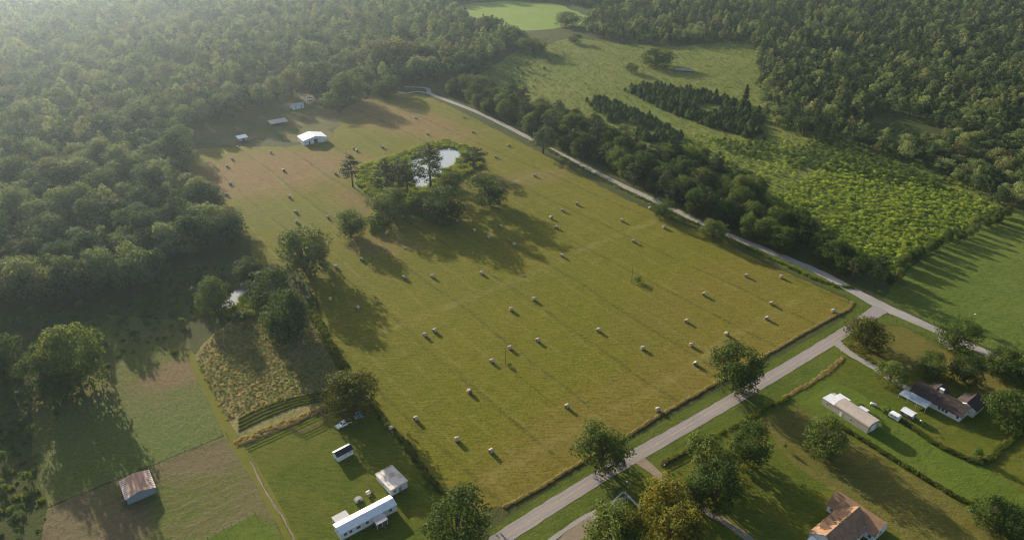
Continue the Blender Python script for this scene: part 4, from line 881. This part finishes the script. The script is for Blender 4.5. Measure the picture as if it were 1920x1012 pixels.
for q in (2.6, 5.4, 8.2):
    yb = D * .86 - .6; b = wallbox(2.0, 3.6, 1.9, .8, 'y', 0, -3.6); dm = b.build('dormer', M['lap'], oh, loc=(q, yb + .6, 3.5))
    gable(MB(), 2.0, 3.6, 1.9, .8, .2, .08, 'y', 0, -3.6).build('dormer_roof', M['shingle_o'], dm); window(dm, 1.0, 0, 1.2, .9, .9, 'back')
window(oh, 0, D * .3, 1.6, 1.0, 1.2, 'left'); window(oh, wx, wy + wd - 1.6, 1.6, 1.0, 1.2, 'left'); window(oh, wx, wy + 1.3, 1.6, 1.0, 1.2, 'left'); window(oh, wx + wl / 2, wy, 1.7, 1.4, 1.2)
door(oh, wx + 1.4, wy, .95, 2.1)
lean(oh, 'porch', -3.2, -.42, 3.0, D - 1.0, 2.7, 2.8, M['roof_white'], [(-3.0, 3.2), (-3.0, 6.0), (-3.0, D - 1.2)])
for q in (9.2, 11.6): window(oh, q, 0, 1.6, 1.0, 1.2)
MB().box(8.0, 10.0, -2.6, -.02, 0, 2.6).build('bay', M['lap'], oh)
# white farm barn
A, an, L, D = frame((570, 273), (613.5, 264.8), (555.5, 262)); D = 12.5
fb = empty('farm_barn', A, an, 'white gabled metal barn with an open dark doorway at the top of the field', 'barn')
wallbox(L, D, 3.6, 2.0, 'y').build('wall', M['wall_white'], fb); gable(MB(), L, D, 3.6, 2.0, .4, .1, 'y').build('roof', M['roof_white'], fb)
door(fb, L * .52, 0, 2.8, 3.4, mt=M['dark'], name='doorway'); door(fb, L * .25, 0, 1.0, 2.4, mt=M['dark'])
window(fb, L * .08, 0, 1.8, .7, .7); window(fb, 0, D * .4, 1.9, 1.0, .8, 'left')
A, an, L, D = frame((549.8, 206), (570.5, 202.3), (544.5, 200)); D = 7.0
fc = empty('farm_cottage', A, an, 'small white cottage with two dark windows beside the parked vehicles', 'house')
wallbox(L, D, 2.8, 1.2).build('wall', M['white'], fc); gable(MB(), L, D, 2.8, 1.2, .4, .1).build('roof', M['blue_tin'], fc)
window(fc, L * .25, 0, 1.6, 1.4, 1.0); window(fc, L * .75, 0, 1.6, 1.4, 1.0); door(fc, L * .5, 0, .9, 2.0)
A, an, L, D = frame((509.5, 239), (540.5, 233.5), (498, 229)); D = 8
fs = empty('open_shed', A, an, 'grey tin roofed open shed on posts left of the white cottage', 'shed')
b = MB(); b.prism([(-.4, 2.5), (D + .4, 3.3), (D + .4, 3.4), (-.4, 2.6)], -.4, L + .4, 'x'); b.build('roof', M['tin_grey'], fs)
for x in (.1, L / 2, L - .1):
    for y in (.1, D - .1): MB().box(x - .09, x + .09, y - .09, y + .09, 0, 2.5 + .8 * y / D).build('post', M['post'], fs)
MB().box(0, L, D - .02, D + .06, 0, 2.6).build('back_wall', M['tin_grey'], fs)
A, an, L, D = frame((448.5, 266), (465.5, 262.5), (442, 259)); D = 5.5
bs = empty('blue_shed', A, an, 'small shed with pale blue roof at the edge of the hazy wood', 'shed')
b = MB(); b.prism([(0, 0), (D, 0), (D, 2.9), (0, 2.2)], 0, L, 'x'); b.build('wall', M['blue_tin'], bs)
b = MB(); b.prism([(-.3, 2.17), (D + .3, 2.95), (D + .3, 3.05), (-.3, 2.27)], -.3, L + .3, 'x'); b.build('roof', M['roof_white'], bs); door(bs, L * .5, 0, 1.6, 1.9, mt=M['dark'])
A, an, L, D = frame((1266, 134), (1298, 136), (1270, 128)); D = 6
rn = empty('fallen_shed', A, an, 'low weathered grey shed half swallowed by the meadow beside the lone oak', 'shed')
b = MB(); b.prism([(-.3, 1.1), (D * .5, 2.4), (D + .3, 1.5), (D + .3, 1.6), (D * .5, 2.5), (-.3, 1.2)], -.3, L + .3, 'x'); b.build('roof', M['tin_grey'], rn)
b = MB(); b.prism([(0, 0), (D, 0), (D, 1.5), (D * .5, 2.35), (0, 1.15)], .2, L - .2, 'x'); b.build('wall', M['wood_wall'], rn)
# small white roofed hut, camper, tank
A, an, L, D = frame((1687, 777), (1707, 788.5), (1697, 769)); D = 3.2
hu = empty('yard_hut', A, an, 'small brown walled hut with white roof between workshop and brown roofed house', 'hut')
wallbox(L, D, 2.1, .6).build('wall', M['wood_wall'], hu); gable(MB(), L, D, 2.1, .6, .25, .08).build('roof', M['roof_white'], hu); door(hu, L, D * .5, .9, 1.8, 'right', M['white'])
window(hu, L * .5, 0, 1.4, .7, .6)
A, an, L, D = frame((1664, 781), (1683, 791.5), (1670, 776)); D = 2.2
cpn = empty('camper_trailer', A, an, 'small white camper trailer left of the white roofed hut', 'trailer')
pr = [(0, .55), (L, .5), (L, 1.8), (L * .9, 2.25), (L * .1, 2.25), (0, 1.7)]
MB().prism(pr, 0, D, 'y').build('body', M['white'], cpn)
window(cpn, L * .3, 0, 1.55, .7, .5); window(cpn, L * .7, 0, 1.55, .7, .5); door(cpn, L * .5, 0, .55, 1.4, z=.55)
for y in (.1, D - .1): MB().tube([(L * .5, y - .1, .34), (L * .5, y + .1, .34)], .34, 14).build('wheel', M['rubber'], cpn)
MB().tube([(0, D / 2, .5), (-1.1, D / 2, .45)], .06).build('hitch', M['dark'], cpn)
def tank(x, y, label, an, L=2.4, r=.5):
    t = empty('gas_tank', W(x, y), an, label, 'tank')
    q = [(-L / 2, .05), (-L / 2 + .06, .25), (-L / 2 + .2, .42), (-L / 2 + .4, r), (L / 2 - .4, r), (L / 2 - .2, .42), (L / 2 - .06, .25), (L / 2, .05)]
    MB().tube([(a, 0, r + .25) for a, _ in q], [b_ for _, b_ in q], 14).build('vessel', M['white'], t, True)
    for s in (-.7, .7): MB().box(s - .08, s + .08, -.35, .35, 0, .35).build('foot', M['post'], t)
    MB().tube([(0, 0, r * 2 + .2), (0, 0, r * 2 + .42)], .14).build('valve_cap', M['chrome'], t)
tank(1637, 760, 'white gas tank lying in the brushwood beside the workshop', u37 - 1.2)
# animal hut, tank stand
A = W(672, 938); b = MB(); pr = [(1.35 * -math.cos(math.pi * k / 10), .35 + .95 * math.sin(math.pi * k / 10)) for k in range(11)]
ah = empty('animal_hut', A, u37, 'small grey round topped animal hut on the lawn behind the mobile home', 'hut')
b.prism([(-1.35, 0)] + pr + [(1.35, 0)], -.75, .75, 'y'); b.build('shell', M['tin_grey'], ah); MB().box(-.4, .4, -.78, -.7, 0, .85).build('opening', M['dark'], ah)
wt = empty('water_tank', W(691, 927), u37, 'pale round water tank with dark stand beside the animal hut', 'tank')
MB().tube([(-.7, 0, 1.0), (-.62, 0, 1.0), (.62, 0, 1.0), (.7, 0, 1.0)], [.5, .68, .68, .5], 16).build('vessel', M['cream'], wt, True)
for sx in (-.5, .5):
    for sy in (-.45, .45): MB().box(sx - .06, sx + .06, sy - .06, sy + .06, 0, .6).build('leg', M['dark'], wt)
MB().box(.75, 1.5, -.35, .35, 0, .7).build('pump_box', M['dark'], wt)

# ------------------------------------------------------------------ vehicles
M['silver'] = plain('silver_car_paint', (.45, .46, .47), .3, .04, 1, metal=.3); M['carwhite'] = plain('white_car_paint', (.80, .80, .78), .3, .04, 1)
M['red_light'] = plain('red_lamp', (.4, .02, .02), .3); M['lamp'] = plain('clear_lamp', (.75, .75, .7), .15)
def wheels(root, xs, w, r=.38):
    for x in xs:
        for y in (-w, w):
            o = MB().tube([(x, y - .13, r), (x, y + .13, r)], r, 16).build('wheel', M['rubber'], root)
            MB().tube([(x, y - .14, r), (x, y + .14, r)], r * .55, 12).build('rim', M['chrome'], o)
def pickup(x, y, an, label, mt):
    t = empty('pickup_truck', W(x, y), an, label, 'pickup'); hw = .97
    b = MB(); b.prism([(-2.9, .42), (2.9, .42), (2.9, .95), (2.75, 1.06), (1.35, 1.18), (-.75, 1.18), (-.75, .75), (-2.9, .75)], -hw, hw, 'y'); b.build('body', mt, t)
    b = MB(); b.box(-2.9, -.752, -hw, -hw + .13, .752, 1.22); b.box(-2.9, -.752, hw - .13, hw, .752, 1.22); b.box(-2.9, -2.78, -hw + .13, hw - .13, .752, 1.2); b.build('bed_side', mt, t)
    MB().box(-2.78, -.755, -hw + .13, hw - .13, .752, .80).build('bed_liner', M['dark'], t)
    b = MB(); v = [(1.35, 1.18), (.55, 1.86), (-.55, 1.88), (-.75, 1.18)]; lo, up = hw - .05, hw - .2
    P = [(v[0][0], -lo, v[0][1] + .003), (v[1][0], -up, v[1][1]), (v[2][0], -up, v[2][1]), (v[3][0], -lo, v[3][1] + .003)]; Q = [(a, -b_, c) for a, b_, c in P]
    b.face(P); b.face(Q[::-1])
    for i in range(4): b.face([P[i], Q[i], Q[(i + 1) % 4], P[(i + 1) % 4]])
    b.build('cab', mt, t)
    def quad(n, pts): MB_ = MB(); MB_.face(pts); return MB_.build(n, M['glass'], t)
    quad('windscreen', [(1.285, -.80, 1.25), (1.285, .80, 1.25), (.66, .70, 1.79), (.66, -.70, 1.79)])
    quad('rear_window', [(-.745, -.7, 1.28), (-.745, .7, 1.28), (-.605, .62, 1.76), (-.605, -.62, 1.76)])
    for s in (-1, 1):
        quad('side_window', [(1.0, s * .935, 1.25), (.52, s * .815, 1.78), (-.48, s * .815, 1.78), (-.62, s * .925, 1.25)])
        MB().box(2.84, 2.93, s * .72 - .17, s * .72 + .17, .72, .92).build('headlight', M['lamp'], t); MB().box(-2.93, -2.88, s * .86 - .07, s * .86 + .07, .78, 1.1).build('tail_light', M['red_light'], t)
        MB().box(.95, 1.1, s * 1.1 - .12, s * 1.1 + .1, 1.2, 1.38).build('mirror', M['dark'], t)
    MB().box(2.9, 3.0, -.9, .9, .42, .62).build('bumper', M['chrome'], t); wheels(t, (1.85, -1.85), .86, .40); return t
def car(x, y, an, label, mt):
    t = empty('parked_car', W(x, y), an, label, 'car', 'vehicles parked behind the white cottage'); hw = .88
    MB().prism([(-2.3, .35), (2.25, .35), (2.3, .7), (2.1, .85), (1.1, .95), (-1.7, 1.0), (-2.25, .92)], -hw, hw, 'y').build('body', mt, t)
    b = MB(); P = [(1.05, -hw + .04, .955), (.35, -hw + .2, 1.45), (-1.0, -hw + .2, 1.47), (-1.75, -hw + .04, 1.005)]; Q = [(a, -b_, c) for a, b_, c in P]
    b.face(P); b.face(Q[::-1])
    for i in range(4): b.face([P[i], Q[i], Q[(i + 1) % 4], P[(i + 1) % 4]])
    c = b.build('cabin', M['glass'], t); MB().box(-1.0, .35, -hw + .22, hw - .22, 1.46, 1.50).build('roof', mt, c); wheels(t, (1.4, -1.4), .8, .33)
p0, p1 = W(658, 788.5), W(632, 801.5); pickup(645, 797, math.atan2(p1.y - p0.y, p1.x - p0.x), 'white pickup truck with empty dark bed parked on the lawn', M['carwhite'])
car(579, 183, .3, 'white car farthest back among the parked vehicles', M['carwhite']); car(580, 188, .2, 'white car directly beside the white cottage', M['carwhite'])
car(588, 193, 1.0, 'silver car nearest the field among the parked vehicles', M['silver']); car(597, 181, 2.2, 'grey car under the tree behind the cottage', M['silver']); car(600, 187, 2.4, 'white car under the pale lit tree', M['carwhite'])
A = W(667, 788); tr = empty('cargo_trailer', A, u37 - .1, 'blue grey box trailer in the tree shade beside the pickup', 'trailer')
MB().box(0, 3.2, -.2, 1.9, .5, 2.2).build('box', M['blue_tin'], tr); MB().box(-.1, 3.3, -.3, 2.0, 2.203, 2.3).build('roof', M['tin_grey'], tr)
for y in (-.3, 2.0): MB().tube([(1.6, y - .1, .36), (1.6, y + .1, .36)], .36, 14).build('wheel', M['rubber'], tr)
MB().tube([(0, .85, .5), (-1.3, .85, .45)], .06).build('hitch', M['dark'], tr); MB().box(-.03, .02, .1, 1.6, .6, 2.1).build('door', M['white'], tr)
A = W(633, 776); fl = empty('flatbed_trailer', A, u37 - .05, 'narrow flatbed trailer with a pale plank deck behind the pickup', 'trailer')
MB().box(0, 4.6, 0, 1.7, .5, .62).build('deck', M['post'], fl); MB().box(0, 4.6, -.1, .12, .622, .85).build('side_rail', M['cream'], fl); MB().box(0, 4.6, 1.6, 1.75, .622, .8).build('side_rail', M['dark'], fl)
for y in (-.05, 1.75): MB().tube([(2.3, y - .1, .33), (2.3, y + .1, .33)], .33, 14).build('wheel', M['rubber'], fl)
MB().tube([(4.6, .85, .55), (5.8, .85, .5)], .06).build('hitch', M['dark'], fl)

# ------------------------------------------------------------------ poles, signs, fences
def pole(x, y, ty, label, arm=True, lamp=False, name='utility_pole', r=.15):
    h = hgt(x, y, ty); t = empty(name, W(x, y), u37 + 1.2, label, 'lamp post' if lamp else 'pole')
    MB().tube([(0, 0, -.2), (0, 0, h)], [r, r * .7], 9).build('post', M['post'], t)
    if arm:
        MB().box(-1.1, 1.1, -.17, -.05, h - .75, h - .6).build('crossarm', M['post'], t)
        for q in (-1.0, 0, 1.0): MB().tube([(q, -.11, h - .6), (q, -.11, h - .38)], [.06, .04], 7).build('insulator', M['chrome'], t)
    if lamp:
        MB().tube([(0, 0, h - .4), (.9, 0, h - .1)], .04).build('arm', M['chrome'], t); MB().tube([(.9, 0, h - .3), (.9, 0, h - .08), (.9, 0, h + .1)], [.34, .28, .1], 12).build('lamp_head', M['white'], t)
    return h
pole(948, 684, 650, 'near wooden pole standing alone in the hay field'); pole(1184, 529, 500, 'far wooden pole with a bush at its foot in the hay field')
pole(878, 399, 368, 'pole in the shade beside the round open crowned field tree'); pole(731, 828, 793, 'pole on the fence between lawn and hay field'); pole(651, 299, 280, 'pole beside the left end of the pond bank')
pole(1174, 939, 905, 'tall lamp post with white head at the white fence corner', False, True, 'lamp_post'); pole(1727, 800, 790, 'short white lamp post on the lawn below the brown roofed house', False, True, 'lamp_post', .08)
pole(1392, 779, 764, 'short pole at the roadside above the three lawn trees', False); pole(1824, 611, 590, 'white lamp post across the gravel road on the green hay field edge', False, True, 'lamp_post', .1)
pole(698, 925, 912, 'thin pole beside the pale water tank', False, False, 'utility_pole', .09)
# dead tree
h = hgt(1487, 797, 757); dt = empty('dead_tree', W(1487, 797), 0, 'bare pale dead tree left of the rounded lawn tree', 'tree'); rd_ = random.Random(8)
b = MB(); b.tube([(0, 0, -.2), (.1, 0, h * .5), (.3, .1, h)], [.2, .13, .03], 7)
for k in range(9):
    z = h * (.35 + .07 * k); a = k * 2.4; l = (1.1 - .07 * k) * 2.0; e_ = Vector((math.cos(a) * l, math.sin(a) * l, z + l * .6)); b.tube([(.1, 0, z), tuple(e_ * .6 + Vector((0, 0, z * .4))), tuple(e_)], [.07, .045, .015], 5)
b.build('trunk', M['bark_dead'], dt, True)
def sign(x, y, label, col, h=1.6, w=.45, cat='sign', name='marker_sign'):
    t = empty(name, W(x, y), u37 - .6, label, cat); MB().tube([(0, 0, 0), (0, 0, h)], .04).build('post', M['chrome'], t)
    MB().box(-w / 2, w / 2, -.05, -.02, h - .55, h).build('panel', plain(name + '_face', col, .5), t)
sign(1250, 868, 'orange marker sign on the verge beside the dirt drive', (.75, .16, .03), 2.0, .8)
def mailbox(x, y, label):
    t = empty('mailbox', W(x, y), u37 + 1.57, label, 'mailbox'); MB().box(-.05, .05, -.05, .05, 0, 1.05).build('post', M['post'], t)
    MB().prism([(-.16, 1.05), (.16, 1.05), (.16, 1.25), (.1, 1.36), (-.1, 1.36), (-.16, 1.25)], -.28, .28, 'y').build('box', M['white'], t)
    MB().box(.165, .185, -.1, .05, 1.2, 1.42).build('flag', M['red_light'], t)
mailbox(1245, 876, 'white mailbox at the mouth of the dirt drive'); mailbox(1576, 662, 'white mailbox at the mouth of the gravel driveway')
_posts = {}
def fence(pts, label, sp=3.0, h=1.2, rails=0, mt='post', name='wire_fence', wires=3, pw=.06, cat='fence'):
    P = [W(*p) for p in pts]; root = empty(name, P[0], 0, label, cat); O = P[0]
    Ln = sum((b - a).length for a, b in zip(P, P[1:])); sp = max(sp, Ln / 95)
    k = (h, mt, pw)
    if k not in _posts: _posts[k] = MB().box(-pw, pw, -pw, pw, -.1, h).mesh('fence_post', M[mt])
    b = MB(); r = random.Random(len(pts)); cnt = 0
    for a, c in zip(P, P[1:]):
        d = c - a; n = max(1, round(d.length / sp)); an = math.atan2(d.y, d.x)
        for i in range(n): link('post', _posts[k], root, a + d * (i / n) - O, (r.uniform(-.04, .04), r.uniform(-.04, .04), an))
        Mx = Matrix.Translation(a - O) @ Matrix.Rotation(an, 4, 'Z')
        for q in range(rails):
            z = h * (q + .7) / (rails + .2); b.box(0, d.length, -.03, .03, z - .07, z + .07, Mx)
        for q in range(wires if not rails else 0):
            z = h * (q + 1) / (wires + .1); b.box(0, d.length, -.008, .008, z - .008, z + .008, Mx)
    link('post', _posts[k], root, P[-1] - O)
    b.build('rail' if rails else 'wire', M[mt] if rails else M['wire'], root); return root
fence([(945, 951), (1080, 873), (1235, 780), (1420, 675), (1592, 580), (1597, 562), (1440, 493), (1240, 400), (1000, 272)], 'wire fence running in the tall grass round the road sides of the hay field', 4.0)
fence([(457, 836), (520, 808), (618, 764)], 'rail fence between the lawn and the dry grass plot', 2.6, 1.3, 3, 'post', 'rail_fence')
fence([(545, 803), (566, 812), (601, 796), (614, 784), (600, 774)], 'small rail pen against the fence at the top of the lawn', 2.4, 1.3, 3, 'post', 'rail_fence')
fence([(460, 842), (500, 920), (555, 1020)], 'wire fence down the left side of the lawn', 3.2)
fence([(697, 752), (722, 793), (762, 835), (812, 907), (848, 940)], 'wire fence between the lawn and the hay field', 3.5)
fence([(96, 947), (280, 874), (425, 815)], 'dark wire fence line across the pasture behind the old barn', 3.0, 1.2)
fence([(390, 1010), (478, 962)], 'short wire fence along the bright corner of lawn at the bottom edge', 2.5)
fence([(1112, 975), (1130, 962), (1166, 926), (1172, 926), (1200, 955)], 'white board fence corner beside the paved road', 2.2, 1.3, 3, 'white', 'board_fence', 0, .07)
fence([(1238, 874), (1262, 862), (1290, 846)], 'dark board fence beside the white mailbox', 2.2, 1.2, 3, 'post', 'board_fence')
fence([(1562, 790), (1620, 826), (1700, 876), (1826, 948), (1900, 990)], 'overgrown wire fence behind the long tan workshop', 3.5)
fence([(1660, 772), (1760, 835), (1838, 866), (1925, 802)], 'overgrown wire fence round the lawn of the brown roofed house', 3.5)
fence([(1604, 652), (1612, 645), (1662, 606), (1680, 604), (1765, 645), (1800, 665)], 'low dark fence curving round the junction corner lawn', 3.0, 1.3)
fence([(1470, 745), (1530, 712), (1575, 676)], 'wire fence along the road verge before the workshop lawn', 3.0)
# a farm track gate by the vegetable rows
def gate(x, y, an, label, L=4.2):
    t = empty('farm_gate', W(x, y), an, label, 'gate')
    for q in (0, L): MB().box(q - .08, q + .08, -.08, .08, -.1, 1.4).build('post', M['post'], t)
    b = MB()
    for z in (.3, .6, .9, 1.2): b.box(.1, L - .1, -.025, .025, z - .03, z + .03)
    for q in (.12, L / 2, L - .15): b.box(q, q + .05, -.03, .03, .27, 1.23)
    b.build('gate_panel', M['chrome'], t)
gate(1756, 640, -.6, 'metal farm gate at the side drive off the gravel road')

# ------------------------------------------------------------------ haze
hz = MB().box(-3400, 3400, -700, 4400, -1, H + 6).mesh("haze", [])
hm = bpy.data.materials.new("haze_air"); hm.use_nodes = True; ht = hm.node_tree; ht.nodes.clear()
pv = N(ht, "ShaderNodeVolumePrincipled"); om = N(ht, "ShaderNodeOutputMaterial"); ht.links.new(pv.outputs[0], om.inputs["Volume"])
pv.inputs["Color"].default_value = (.68, .84, 1.0, 1); pv.inputs["Density"].default_value = .000084; pv.inputs["Anisotropy"].default_value = .74
hz.materials.append(hm); ho = link("haze", hz); ho["kind"] = "stuff"; ho["label"] = "thin pale morning haze over the whole scene"
